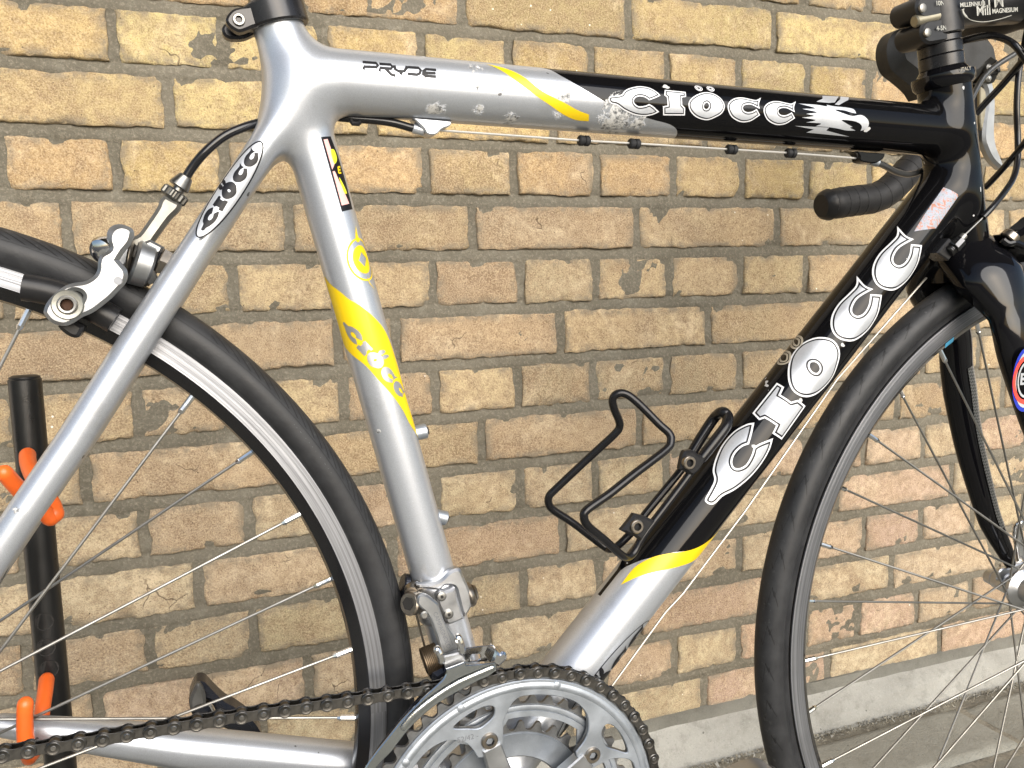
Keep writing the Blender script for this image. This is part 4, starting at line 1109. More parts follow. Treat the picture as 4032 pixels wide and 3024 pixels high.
# far crank and pedal
AL = Vector((BB[0], 0, BB[2])) - cd * .1725
mb = MB(); pts = [Vector((BB[0], .062, BB[2])), Vector((BB[0], .066, BB[2])) - cd * .08, Vector((AL.x, .072, AL.z))]
mb.add(*sweep(catmull(pts, 5), .0125, 16, dome=True, sx=.6, up=(0, -1, 0))); P_(mb, 'crank_arm', [M_arm])
# near pedal (road clipless)
mb = MB()
pl = [(.52772,-.03892,1),(.53876,-.0364),(.54715,-.0348),(.55378,-.03476),(.56007,-.03656),(.56404,-.03943),(.56767,-.04481),(.57307,-.05616),(.55883,-.06194),(.53026,-.05621)]
v, f = plate([smoothpoly(pl, 4)], -.128, -.088, .002); mb.add(v, f, 0)
P_(mb, 'pedal', [M_alu, M_blkpl]); mb = MB()
v, f = plate([smoothpoly([(.56434,-.04589),(.56569,-.04379),(.56807,-.04309),(.57152,-.04425),(.57411,-.04732),(.57526,-.06091),(.56544,-.05896)], 4)], -.130, -.0885, .002); mb.add(v, f, 0)
P_(mb, 'pedal_bumper', [M_blkpl]); mb = MB()
mb.add(*cyl((AE.x, -.072, AE.z), (AE.x, -.125, AE.z), .0085)); P_(mb, 'pedal_axle', [M_steel])
# far pedal
mb = MB()
fp = [(.1912,-.00646,1),(.19493,-.00797),(.2014,-.01671),(.20882,-.02566),(.21522,-.0306),(.22165,-.03656),(.22723,-.04242),(.23222,-.04989),(.23537,-.05908),(.22595,-.05944),(.21416,-.05013),(.20018,-.04122),(.1976,-.03916),(.19393,-.03433),(.18756,-.03393),(.18532,-.0313),(.18375,-.02557),(.1835,-.01845),(.18587,-.01175),(.18888,-.00707)]
hp = [(.19457,-.02147),(.19716,-.02253),(.19969,-.02617),(.19906,-.02802),(.19649,-.02566)]
v, f = plate([smoothpoly(fp, 4), smoothpoly(hp, 3)], .090, .112, .003); mb.add(v, f, 0)
v, f = plate([smoothpoly([(.1913,-.0049,1),(.19403,-.0101),(.19528,-.01734),(.19455,-.023),(.19141,-.02186),(.18793,-.02323),(.1864,-.02683),(.1844,-.02267),(.18412,-.01624),(.18659,-.00961),(.189,-.00519)], 4)], .084, .092, .002); mb.add(v, f, 1)
mb.add(*sweep(catmull([(.19722,.086,-.02126),(.1994,.086,-.02477),(.20206,.086,-.03218)], 4), .0014, 8), 2)
mb.add(*cyl((AL.x, .072, AL.z), (AL.x, .120, AL.z), .0085), 0)
P_(mb, 'pedal', [M_grime, mat('scuffed_pedal_cage', (.10, .10, .095), .45, .5, wear=.5), M_chrome])

# ---- chain
def chain():
    pins = {}
    dth = 2 * math.pi / 53
    for i in range(0, 27):
        w = PH - i * dth; pins[i] = Vector((BB[0] + .1072 * math.cos(w), -.0475, BB[2] + .1072 * math.sin(w)))
    d = Vector((-1, .0, -.0157)).normalized() * .0127
    for i in range(1, 31): pins[-i] = pins[0] + d * i + Vector((0, .010 * i / 30, 0)) - Vector((0, 0, .0004 * math.sin(i * .35)))
    # base mesh: rollers and pins
    mb = MB()
    for i, p in pins.items():
        mb.add(*cyl(p + Vector((0, -.0026, 0)), p + Vector((0, .0026, 0)), .0038, segs=14), 0)
        mb.add(*cyl(p + Vector((0, -.0042, 0)), p + Vector((0, .0042, 0)), .0018, segs=12, bev=.0004), 1)
    ch = P_(mb, 'chain', [M_chain, M_chainp])
    def link_mesh(outer):
        y0 = .0029 if outer else .0019; th = .0009; r = .0044 if outer else .0042; w = .0031
        L = []
        h = .00635
        for a in np.linspace(-125, 125, 15): L.append((h + r * math.cos(R(a)), r * math.sin(R(a))))
        L.append((0, w))
        for a in np.linspace(55, 305, 15): L.append((-h + r * math.cos(R(a)), r * math.sin(R(a))))
        L.append((0, -w))
        m = MB()
        for s in (-1, 1):
            a, b = sorted((s * y0, s * (y0 + th))); v, f = plate([L], a, b, .0003); m.add(v, f)
            if outer:
                for hh in (-h, h): m.add(*lathe((hh, s * (y0 + th), 0), (0, s, 0), [(-.0002, .0040), (.0003, .0034), (.0001, .0026), (.0001, .0016)], 16))
        me = bpy.data.meshes.new('chain_link'); me.from_pydata([tuple(p) for p in m.v], [], m.f); me.update(); me.materials.append(M_chain)
        me.polygons.foreach_set('use_smooth', [True] * len(m.f)); me.set_sharp_from_angle(angle=R(30)); return me
    mo, mi_ = link_mesh(True), link_mesh(False)
    ks = sorted(pins)
    for a, b in zip(ks, ks[1:]):
        o = bpy.data.objects.new('chain_link', mo if a % 2 else mi_); COL.objects.link(o); o.parent = ch
        c = (pins[a] + pins[b]) / 2; dd = pins[b] - pins[a]
        o.location = c; o.rotation_euler = (0, -math.atan2(dd.z, dd.x), 0)
chain()

# ---- front derailleur
mb = MB(); dS = -ds
def seatpt(x): return Ps + ds * x
q = Vector((.35306,0,.07861)); t0 = (q - Ps).dot(ds)
# clamp band around the seat tube with a swelling toward the link
mb.add(*lathe(Ps + ds * (t0 - .012), ds, [(-.006, .0156), (-.006, .0176), (-.004, .0186), (.010, .0192), (.018, .0190), (.022, .0182), (.0235, .0170), (.0235, .0156)], 48))
v, f = plate([smoothpoly([(.3317,.09091,1),(.3406,.09045),(.3483,.09232),(.35476,.09744),(.36192,.09864),(.36522,.0918),(.36921,.08224),(.3709,.07353),(.36893,.06785),(.36564,.06398),(.36398,.06583),(.36199,.07261),(.36,.08067),(.35803,.08609),(.35217,.08771),(.3483,.08523),(.34315,.0858),(.33296,.08886)], 4)], -.0205, -.0130, .0018); mb.add(v, f)
fd = P_(mb, 'front_derailleur', [M_alu, M_chrome, M_grime])
mb = MB(); v, f = plate([smoothpoly([(.34416,.08326),(.34671,.08552),(.35055,.08605),(.35698,.08757,1),(.35894,.08028),(.36156,.07092),(.36353,.06549,1),(.35444,.06274),(.35089,.06384),(.34992,.06718),(.34735,.07264),(.34512,.07803)], 4)], -.0265, -.0180, .0015); mb.add(v, f, 0)
for c in ((.34719,-.027,.08331), (.35218,-.027,.07039)):
    mb.add(*lathe(c, (0, -1, 0), [(-.001, .0032), (.0008, .0032), (.0012, .0026), (.0012, .0010)], 20), 1); mb.add(*cyl(Vector(c) + Vector((0, -.0011, 0)), Vector(c) + Vector((0, -.0014, 0)), .0012, segs=6), 2)
sub(mb, 'limit_screw_block', [M_alu, M_steel, M_dark], fd)
mb = MB(); v, f = plate([smoothpoly([(.32856,.0885),(.33102,.08978),(.33534,.08866),(.33907,.08542),(.34219,.08255,1),(.34407,.07667),(.34722,.06808),(.35166,.06117),(.35549,.05492),(.35646,.04968,1),(.3447,.04651,1),(.34313,.0515),(.34156,.05868),(.33905,.06596),(.33656,.07256),(.33347,.07795),(.33038,.08082),(.32824,.08419)], 4)], -.0375, -.0320, .0012); mb.add(v, f, 0)
a_ = Vector((.34134,-.0377,.07272)); b_ = Vector((.3478,-.0377,.05553)); c_ = (a_ + b_) / 2; xd = (b_ - a_).normalized(); yd = Vector((-xd.z, 0, xd.x))
V, F = text_mesh('CAMPAGNOLO', .0040, c_, xd, yd); mb.add(V, F, 1)
for w_ in (-.0030, .0030):
    s = a_ + yd * w_ - xd * .004; e = b_ + yd * w_ + xd * .004; mb.add([s, e, e + yd * .0003, s + yd * .0003], [(0, 1, 2, 3)], 1)
mb.add(*lathe((.33297,-.036,.07562), (0, -1, 0), [(-.001, .0028), (.001, .0028), (.0018, .0018), (.0018, 0)], 16), 2)
sub(mb, 'derailleur_arm', [M_arm, M_etch, M_steel], fd)
mb = MB()
mb.add(*cyl((.32392,-.03,.08203), (.33215,-.024,.07956), .0078, .0078, 24, .001), 0); mb.add(*cyl((.32332,-.0305,.08215), (.32392,-.03,.08203), .0045, segs=6), 1); sub(mb, 'cable_bolt', [M_bolt, M_dark, M_grime], fd); mb = MB()
mb.add(*cyl((.36937,-.012,.07622), (.37372,-.012,.07738), .0090, .0085, 20, .001), 0); mb.add(*cyl((.37372,-.012,.07738), (.37641,-.012,.07794), .0062, .0055, 16, .0008), 0)
sub(mb, 'clamp_bolt', [M_bolt, M_dark, M_grime], fd); mb = MB(); mb.add(*sweep(catmull([(.33662,-.008,.08511),(.32945,-.014,.08598),(.32762,-.022,.08573)], 4), .0045, 12), 0); sub(mb, 'cable_arm', [M_bolt], fd); mb = MB(); mb.add(*cyl((.32585,0,.08427), (.3307,0,.08308), .0085, .0085, 20, .001), 2)
sub(mb, 'clamp_hinge', [M_bolt, M_dark, M_grime], fd)
mb = MB(); mb.add(*cyl((.3347,-.03,.04082), (.34386,-.03,.04336), .0088, .0088, 24, .0008), 0)
for i in range(9):
    u = i / 8; p = Vector((.3347,-.03,.04082)).lerp(Vector((.34386,-.03,.04336)), u); ax = (Vector((.34386,-.03,.04336)) - Vector((.3347,-.03,.04082))).normalized()
    mb.add(*lathe(p, ax, [(-.0007, .0086), (-.0004, .0094), (.0004, .0094), (.0007, .0086)], 24), 0)
v, f = plate([smoothpoly([(.33816,.03584,1),(.34386,.03887),(.34641,.04236,1),(.34897,.03362),(.34897,.02781),(.34514,.02483),(.34005,.02625),(.33752,.03081)], 4)], -.040, -.024, .003); mb.add(v, f, 1)
sub(mb, 'return_spring', [mat('rusty_spring', (.13, .095, .06), .45, .8, wear=.4), M_grime], fd)
# cage: pivot lugs, outer plate, bridge and inner plate
mb = MB()
v, f = plate([smoothpoly([(.34125,.05085,1),(.35428,.05215,1),(.35757,.04605,1),(.35757,.04416,1),(.34434,.04231,1)], 3)], -.0495, -.0470, .0004); mb.add(v, f, 1)
OP = [(.34309,.04477,1),(.34966,.04626),(.3559,.04781,1),(.35645,.04582,1),(.36633,.04495),(.37634,.04478,1),(.37764,.04195),(.37694,.03873,1),(.37166,.03564),(.36391,.0335),(.35459,.02998),(.34214,.02483),(.33357,.02022),(.32614,.01494),(.3177,.00772),(.31036,-.00071),(.30722,-.00447),(.30203,-.0089,1),(.29686,-.01386),(.2912,-.01923),(.28763,-.02068),(.29076,-.01163),(.29694,-.00367),(.30314,.00326),(.30938,.01023),(.31355,.01489),(.32194,.02265),(.32934,.02902),(.33678,.03489),(.34106,.03858),(.3432,.04259)]
v, f = plate([smoothpoly(OP, 3)], -.0545, -.0525, .0006); mb.add(v, f, 0)
rib = [Vector(p) for p in catmull([(.37397,-.055,.0413),(.36289,-.0552,.03836),(.3509,-.0553,.03477),(.33858,-.0553,.0291),(.32799,-.0553,.02272),(.32014,-.0552,.01645),(.31496,-.055,.01079)], 5)]
mb.add(*sweep(rib, .0022, 10, dome=True, sx=.6, up=(0, -1, 0)), 0)
cg = sub(mb, 'cage_plate', [M_chrome if False else mat('chromed_cage', (.50, .53, .54), .16, 1, wear=.12), M_alu], fd)
mb = MB()
v, f = plate([smoothpoly([(.35876,.04922,1),(.36971,.04965),(.38049,.04915,1),(.38215,.04601),(.37694,.03928),(.37564,.03817),(.36085,.03964,1)], 3), smoothpoly([(.36489,.0442),(.36715,.04453),(.37137,.04362),(.37106,.04044),(.36652,.03979),(.36458,.04135)], 3)[::-1]], -.0375, -.0360, .0004); mb.add(v, f, 0)
v, f = plate([smoothpoly([(.37982,.04908,1),(.38246,.04614),(.38476,.04712),(.38741,.04513),(.38744,.04188),(.38482,.03901),(.38188,.03683,1),(.37629,.04022,1)], 4)], -.046, -.033, .0015); mb.add(v, f, 0)
ip = [(.34093,.0298),(.3576,.03179),(.37461,.02926),(.36326,.02416),(.34646,.01775),(.32996,.0081),(.31369,-.00695),(.30456,-.01642),(.30027,-.02395),(.29501,-.02239),(.30302,-.00948),(.31913,.00879)]
v, f = plate([smoothpoly(ip, 3)], -.0365, -.0345, .0004); mb.add(v, f, 1)
sub(mb, 'cage_plate', [M_chrome, M_grime], fd)
mb = MB()
for s in ([(.33853,-.048,.05629),(.3401,-.049,.05309),(.34133,-.049,.04858)], [(.35272,-.048,.06213),(.35419,-.049,.05735),(.35495,-.049,.05288)]): mb.add(*sweep(catmull(s, 5), .0026, 10, dome=True), 0)
sub(mb, 'pivot_lug', [M_chrome], fd)
mb = MB(); mb.add(*sweep([(.32835,-.03,.07712),(.3324,-.028,.06197),(.33727,-.026,.04326)], .00075, 8)); P_(mb, 'gear_cable', [M_bolt])

# ---- rear brake
mb = MB()
AR = [(.12069,.27376),(.12125,.27126),(.12379,.26774),(.1273,.26597),(.1309,.26546),(.13459,.26697),(.13928,.27027),(.14537,.27334),(.1535,.28002),(.15836,.28518),(.16179,.28932),(.16311,.29344),(.16253,.29701),(.16074,.29952),(.15895,.30203,1),(.16144,.30616),(.16537,.31135),(.16696,.31649),(.16657,.31902),(.16428,.32071),(.16057,.32133),(.15679,.31968),(.15459,.31658),(.15398,.31253),(.15451,.308),(.15024,.30485),(.14849,.30128),(.14784,.29621),(.14564,.29263),(.14142,.29004),(.13546,.28894),(.13086,.28687),(.1262,.28281),(.12244,.27827)]
slot = [(.12769,.27529),(.12834,.28032),(.1316,.28286),(.13483,.28441),(.13756,.28469),(.13979,.28345),(.1404,.28143),(.13914,.27839),(.13763,.27483),(.1348,.27229),(.13113,.27127),(.12848,.27278)]
v, f = plate([smoothpoly(AR, 5), smoothpoly(slot, 4)], -.0405, -.0335, .0021); mb.add(v, f)
mb.add(*lathe((.15829,-.0408,.29047), (0, -1, 0), [(-.0004, .0020), (.0001, .0020)], 20), 1)
mb.add(*cyl((.15824,-.0402,.29048), (.15828,-.0407,.29047), .0022, segs=20), 1)
brake = P_(mb, 'rear_brake_caliper', [M_arm, M_etch])
mb = MB(); v, f = plate([smoothpoly([(.15276,.31177),(.15247,.31694),(.15548,.32118),(.15982,.32238),(.16456,.32047),(.16587,.31635),(.16283,.31208),(.15933,.30832,1),(.15719,.30201,1),(.15193,.30189),(.14822,.30439)], 4)], -.034, -.016, .004); mb.add(v, f, 0)
v, f = plate([smoothpoly([(.14763,.31629),(.14729,.32139),(.15057,.32548),(.15583,.32596),(.16101,.32301),(.16242,.3179),(.16269,.30986),(.15816,.3017),(.1527,.29699),(.15036,.30496)], 4)], .022, .030, .002); mb.add(v, f, 0)
mb.add(*cyl((.16125,-.012,.30461), (.16369,-.012,.30414), .0105, .0105, 28, .001), 1)
mb.add(*cyl((.16364,-.012,.30254), (.17384,-.01,.29906), .0135, .0130, 36, .0015), 0)
v, f = plate([smoothpoly([(.16576,.31124,1),(.17386,.31524,1),(.18129,.31115,1),(.18019,.30841,1),(.17601,.30398,1),(.17139,.30063,1),(.16405,.30477,1)], 3)], -.016, -.002, .0015); mb.add(v, f, 0)
mb.add(*cyl((.17374,-.008,.29967), (.17624,-.008,.29863), .0125, .0120, 28, .001), 2)
mb.add(*cyl((.17609,-.004,.30094), (.17936,-.004,.30759) , .0060, .0060, 20), 2)
sub(mb, 'pivot_barrel', [M_arm, M_bolt, M_grime], brake)
mb = MB(); mb.add(*cyl((.17847,-.014,.30334), (.18418,-.014,.30077), .0085, .0078, 6, .0008), 0); mb.add(*cyl((.17579,-.006,.30413), (.17832,-.006,.30354), .0088, .0088, 24, .0006), 1); sub(mb, 'pivot_nut', [M_bolt, M_steel], brake, True, 20)
mb = MB(); mb.add(*cyl((.16992,-.014,.2935), (.17599,-.014,.29629), .0062, .0062, 6, .0008), 0); mb.add(*cyl((.16835,-.014,.29106), (.17093,-.014,.29405), .0050, .0050, 20), 1); sub(mb, 'adjusting_bolt', [M_steel, M_bolt], brake, True, 20)
mb = MB(); c = Vector((.15043,-.026,.30788)); ax = (Vector((.14752,-.032,.30598)) - Vector((.15316,-.022,.30971))).normalized()
mb.add(*lathe(c, ax, [(-.006, .0072), (.001, .0080), (.0035, .0068), (.0050, .0040), (.0054, 0)], 28)); sub(mb, 'dome_bolt', [M_chrome], brake)
mb = MB(); c = Vector((.13278,-.0412,.27714))
mb.add(*lathe(c, (0, -1, 0), [(-.006, .0082), (.0004, .0082), (.0010, .0076), (.0006, .0054)], 40), 0)
mb.add(*lathe(c, (0, -1, 0), [(.0006, .0054), (.0022, .0050), (.0026, .0044), (.0024, .0034)], 32), 1)
mb.add(*lathe(c, (0, -1, 0), [(.0024, .0034), (-.001, .0031), (-.001, 0)], 6), 2)
sub(mb, 'pad_bolt', [mat('dull_washer', (.30, .30, .27), .4, .9, wear=.2), M_steel, M_hole], brake)
# cable arm, adjuster, ferrule
mb = MB(); v, f = plate([smoothpoly([(.16303,.31606),(.1673,.31846),(.17259,.32589),(.17794,.33426),(.17979,.33886),(.18243,.34189,1),(.19174,.33714,1),(.18989,.33295),(.18544,.32821),(.18007,.32071),(.17561,.31418,1),(.17209,.31044),(.16699,.30939),(.1637,.31111)], 4)], -.0115, .0005, .0022); mb.add(v, f, 0)
sub(mb, 'cable_arm', [mat('bronzed_alloy', (.29, .285, .26), .42, .9, wear=.3)], brake)
ka = Vector((.18593,-.005,.34017)); kb = Vector((.19024,-.005,.3463)); kd = (kb - ka).normalized()
mb = MB(); K = []
for i in range(28):
    w = 2 * math.pi * i / 28; K.append(w)
a_, b_, d_ = frame_of(kd)
V = []; F = []
for t_, rr_ in ((0, .0070), (.001, .0080), (.0048, .0080), (.0058, .0070)):
    for i in range(56):
        w = 2 * math.pi * i / 56; r_ = rr_ - (.0009 if i % 4 < 2 else 0); V.append(ka + kd * t_ + a_ * math.cos(w) * r_ + b_ * math.sin(w) * r_)
for t in range(3):
    for i in range(56): F.append((t * 56 + i, t * 56 + (i + 1) % 56, (t + 1) * 56 + (i + 1) % 56, (t + 1) * 56 + i))
F.append(tuple(range(55, -1, -1))); F.append(tuple(168 + i for i in range(56)))
mb.add(V, F, 0); mb.add(*cyl(ka - kd * .004, ka + kd * .0125, .0035), 1)
mb.add(*cyl((.18984,-.005,.34718), (.19462,-.005,.35409), .0064, .0042, 28, .0006), 1)
sub(mb, 'cable_adjuster', [mat('dull_knurled_steel', (.16, .155, .14), .4, 1, wear=.2), mat('dull_ferrule', (.24, .235, .22), .35, 1, wear=.2)], brake, True, 25)
mb = MB()
HS = [(.19388,-.005,.35259),(.19844,-.006,.35981),(.20566,-.008,.36859),(.21643,-.008,.37841),(.2282,-.006,.38511),(.24135,0,.39093),(.25434,.01,.39623),(.26458,.016,.40014),(.27735,.016,.40097),(.28902,.006,.398),(.30829,.002,.39718),(.32105,0,.39613),(.33232,0,.39403),(.33542,0,.39357)]
mb.add(*sweep(catmull(HS, 6), .0027, 14)); P_(mb, 'brake_cable_housing', [M_hous])
mb = MB(); mb.add(*sweep([(.29441,.0025,.3962),(.29579,.002,.39408),(.29926,.002,.39415),(.30077,.002,.39592)], .0016, 8)); P_(mb, 'cable_tie', [M_blkpl])
mb = MB(); CW = [(.35324,0,.3936),(.45798,0,.3942),(.49837,0,.39507),(.57974,0,.39634),(.63461,0,.39718),(.69896,0,.39725)]
mb.add(*sweep(CW, .0008, 8)); cw = P_(mb, 'brake_cable', [mat('bright_cable', (.62, .61, .58), .45, .7)])
for c in ((.45821,0,.39422), (.49813,0,.39483), (.58057,0,.39628), (.63461,0,.39706)):
    d = (Vector(CW[-1]) - Vector(CW[0])).normalized(); c = Vector(c); mb = MB()
    mb.add(*lathe(c, d, [(-.0042, .0010), (-.0042, .0030), (-.0034, .0037), (-.0008, .0037), (-.0004, .0030), (.0004, .0030), (.0008, .0037), (.0034, .0037), (.0042, .0030), (.0042, .0010)], 20)); sub(mb, 'cable_doughnut', [M_rub], cw)
mb = MB(); mb.add(*sweep(catmull([(.71385,0,.39587),(.7296,.004,.39433),(.74855,.01,.39103),(.76579,.014,.39026),(.78303,.018,.39437),(.79695,.022,.40098),(.82178,.03,.41565),(.8484,.04,.44351),(.88363,.05,.48972),(.91984,.05,.5141)], 6), .0026, 12)); mb.add(*cyl((.71334,0,.39645), (.71974,0,.39488), .0034, segs=16), 1)
P_(mb, 'brake_cable_housing', [mat('grey_cable_housing', (.045, .046, .046), .3, coat=.3), M_alub])
# brake pad shoe on the rim
mb = MB(); pa = Vector((.10818,-.02,.28673)); pb_ = Vector((.15386,-.02,.26804)); pmid = Vector((.131,-.02,.27872)) + Vector((0, 0, .002))
pts = catmull([pa, (pa + pmid) / 2 + Vector((0, 0, .0008)), pmid, (pmid + pb_) / 2 + Vector((0, 0, .0008)), pb_], 4)
mb.add(*sweep(pts, .0078, 20, dome=False)); mb.add(*sweep([pa - (pts[1] - pts[0]) * .25 if False else pa, pa], .0078, 12) if False else ([], []))
v, f = plate([smoothpoly([(.12532,.26493,1),(.12753,.26205),(.13116,.25915),(.13441,.25834),(.13635,.25965),(.13891,.26463,1),(.13248,.26883,1)], 4)], -.028, -.014, .002); mb.add(v, f)
P_(mb, 'brake_pad', [M_blkpl])

# ---- bottle cage
CG = [(.58034,0,.19573),(.58012,.01,.18973),(.57128,.012,.17621),(.5619,.012,.16244),(.55391,.012,.15052),(.523,.012,.11763),(.51253,.012,.10496),(.50046,.014,.09294),(.49691,.02,.08808),(.49411,.028,.08828),(.46889,.032,.10832),(.45412,.033,.11849),(.44925,.033,.12363),(.44836,.032,.13062),(.4545,.03,.13792),(.47647,.022,.16085),(.49337,.012,.18046),(.49652,.01,.18656),(.49459,.008,.19225),(.48861,.004,.20121),(.48615,.002,.20851),(.48887,0,.21292),(.49513,-.002,.21273),(.50346,-.006,.206),(.5169,-.014,.19096),(.52324,-.018,.18436),(.52354,-.02,.17889),(.51868,-.022,.17315),(.48984,-.028,.15809),(.46897,-.031,.1458),(.4505,-.033,.13602),(.44835,-.033,.13079),(.45215,-.032,.12391),(.46733,-.026,.11164),(.48601,-.018,.09574),(.4939,-.014,.09237),(.50066,-.012,.09585),(.50749,-.012,.10707),(.52269,-.012,.12477),(.53961,-.012,.14422),(.55514,-.012,.16268),(.57023,-.012,.17945),(.57816,-.01,.18753),(.58267,-.004,.19338)]
mb = MB(); mb.add(*sweep(catmull(CG, 4, True), .0031, 12, closed=True)); mb.add(*sweep(catmull(CG[-4:] + CG[:4], 6), .0043, 14, dome=True)); cage = P_(mb, 'bottle_cage', [M_wire])
dd_ = Vector((.6706, 0, .7419))
for q_, c_ in (([(.53489,.15609,1),(.53681,.16596),(.53892,.16994,1),(.54599,.16992),(.55081,.16635,1),(.55829,.16475,1),(.55257,.15501),(.54576,.1501,1),(.53988,.15402,1)], (.54135,-.0165,.16123)), ([(.48698,.11303,1),(.49439,.12112),(.49748,.12494,1),(.50524,.12257),(.51509,.118,1),(.50882,.11054),(.50359,.10336,1),(.49859,.10734),(.49342,.10955,1)], (.49862,-.0165,.11587))):
    mb = MB(); v, f = plate([smoothpoly(q_, 3)], -.0165, -.0085, .0020); mb.add(v, f, 0)
    c_ = Vector(c_)
    mb.add(*lathe(c_ + Vector((0, -.0006, 0)), (0, -1, 0), [(-.002, .0052), (.0012, .0052), (.0018, .0045), (.0018, .0030)], 24), 1); mb.add(*lathe(c_ + Vector((0, -.0006, 0)), (0, -1, 0), [(.0018, .0030), (-.001, .0026), (-.001, 0)], 6), 2)
    sub(mb, 'cage_bracket', [M_blkpl, M_bolt, M_dark], cage)

# ---- down-tube cables and adjusters
mb = MB(); ga = (.7729,-.026,.32319); gb = (.78874,-.026,.33736)
ga, gb = Vector(ga), Vector(gb); gd = (gb - ga).normalized()
mb.add(*cyl(ga, ga + gd * .004, .0042, .0042, 20, .0005), 0)
for i in range(3): mb.add(*lathe(ga + gd * (.0008 + i * .0016), gd, [(-.0005, .0042), (0, .0050), (.0005, .0042)], 20), 0)
L_ = (gb - ga).length
mb.add(*cyl(ga + gd * .005, ga + gd * (L_ * .70), .0058, .0058, 10, .0006), 0); mb.add(*cyl(ga + gd * (L_ * .70), gb, .0030, .0030, 16, .0004), 1)
mb.add(*sweep([gb, Vector((.80984,-.024,.3527))], .0008, 8), 1)
v, f = plate([smoothpoly([(.75616,.31624,1),(.76369,.32389,1),(.7765,.32786,1),(.76302,.33243,1)] if False else [(.76136,.32245,1),(.77348,.33463,1),(.78477,.32809,1),(.77411,.31653,1)], 2)], -.026, -.010, .001); mb.add(v, f, 2)
P_(mb, 'barrel_adjuster', [mat('black_nickel', (.10, .10, .105), .28, 1, wear=.3), M_steel, M_blkan], None, True, 25)
mb = MB(); mb.add(*cyl((.80259,.012,.31703), (.80843,.012,.32036), .0042, .0036, 16, .0005), 0); mb.add(*sweep([(.80843,.012,.32036),(.83284,.016,.33488),(.87923,.03,.36428)], .0008, 8), 0)
P_(mb, 'barrel_adjuster', [M_bolt])
mb = MB(); mb.add(*sweep([(.80354,.012,.31599),(.7002,.012,.21736),(.61172,.01,.1111),(.55618,.01,.04862),(.54088,.01,.03514),(.49408,.008,-.01768)], .00095, 8)); P_(mb, 'gear_cable', [mat('pale_gear_cable', (.42, .40, .36), .45, .8)])
# black housings sweeping round the head tube
mb = MB(); mb.add(*sweep(catmull([(.80984,-.024,.3527),(.8201,-.024,.36195),(.83738,-.02,.37586),(.85545,-.012,.38935),(.86695,-.005,.4053),(.87156,0,.42472),(.86783,0,.45054),(.86746,0,.47897),(.87731,.005,.50447),(.8877,.01,.53298)], 6), .0026, 12))
P_(mb, 'gear_cable_housing', [M_hous])
mb = MB(); mb.add(*sweep(catmull([(.86933,.028,.38638),(.86879,.02,.39219),(.86652,.005,.40343),(.86708,-.01,.41882),(.85649,-.03,.43104)], 6), .0027, 12)); P_(mb, 'gear_cable_housing', [M_hous])
mb = MB(); mb.add(*sweep(catmull([(.85496,.03,.45021),(.85832,.024,.45863),(.8624,.01,.47306),(.86032,-.01,.48855),(.84978,-.03,.49826)], 6), .0030, 12)); P_(mb, 'gear_cable_housing', [M_hous])
mb = MB(); mb.add(*sweep(catmull([(.82324,.03,.50677),(.82966,.02,.50926),(.84107,.01,.51094),(.8474,0,.5063),(.85026,-.01,.49758),(.8577,-.015,.4845)], 6), .0030, 12)); P_(mb, 'brake_cable_housing', [M_hous])

# ---- headset, stem, bars
dh = Vector((-.2198, 0, .9755)); Ph = Vector((.7927, 0, .4264))
def hpt(p): p = Vector(p); return Ph + dh * ((p - Ph).dot(dh))
H0 = hpt((.78105,0,.46081)); HB = hpt((.83973,0,.33615))
z0 = (H0 - Ph).dot(dh)
mb = MB()
mb.add(*lathe(H0, dh, [(-.002, .0212), (.001, .0236), (.006, .0242), (.009, .0238), (.010, .0200), (.0135, .0175), (.0135, .014)], 56))
hs = P_(mb, 'headset', [M_blk])
mb = MB()
for a, b, r_ in ((.0137, .0237, .0172), (.0240, .0330, .0170), (.0333, .0385, .0168)): mb.add(*lathe(H0, dh, [(a, .014), (a, r_ - .0006), (a + .0006, r_), (b - .0006, r_), (b, r_ - .0006), (b, .014)], 48))
sub(mb, 'spacer', [M_blkan], hs)
V, F = text_mesh('ITALY', .0042, H0 + dh * .0075 + Vector((-.002, -.0246, 0)), (dh.z, 0, -dh.x), tuple(dh)); mb = MB(); mb.add(V, F); sub(mb, 'printed_text', [M_grey], hs, False)
mb = MB(); mb.add(*cyl(HB, HB + (-dh) * .006, .0228, .0235, 48, .001)); P_(mb, 'lower_headset_cup', [M_blkan])
# stem
SB = H0 + dh * .0388
mb = MB(); mb.add(*lathe(SB, dh, [(0, .0143), (0, .0178), (.001, .0190), (.044, .0190), (.045, .0178), (.045, 0)], 48), 0)
sdv = Vector((.985, 0, .17)).normalized()
mb.add(*sweep([SB + dh * .022 + sdv * t_ for t_ in (0, .02, .05, .10)], [.0185, .0172, .0158, .0165], 28), 0)
for c1, c2 in ((((.74562,-.012,.5156)), ((.76835,-.012,.52131))), (((.75179,-.012,.49712)), ((.77314,-.012,.50213)))):
    e = [Vector(c1), Vector(c2)]; d_ = (e[1] - e[0]).normalized(); n_ = Vector((-d_.z, 0, d_.x)); rr_ = .0092
    L = [e[0] + d_ * -math.cos(w) * rr_ + n_ * math.sin(w) * rr_ for w in np.linspace(-math.pi / 2, math.pi / 2, 12)]
    L = [(p.x, p.z) for p in L] + [((e[1] + n_ * rr_).x, (e[1] + n_ * rr_).z), ((e[1] - n_ * rr_).x, (e[1] - n_ * rr_).z)]
    v, f = plate([L], -.0150, .0150, .002); mb.add(v, f, 0)
stem = P_(mb, 'stem', [mat('satin_black_alloy', (.020, .020, .021), .36, .3, wear=.2, grain=.1)])
for c in ((.74166,-.016,.51365), (.74793,-.016,.49556)):
    mb = MB(); mb.add(*lathe(c, (0, -1, 0), [(-.001, .0034), (.0008, .0034), (.0012, .0026), (.0012, 0)], 20)); sub(mb, 'stem_bolt', [M_steel], stem)
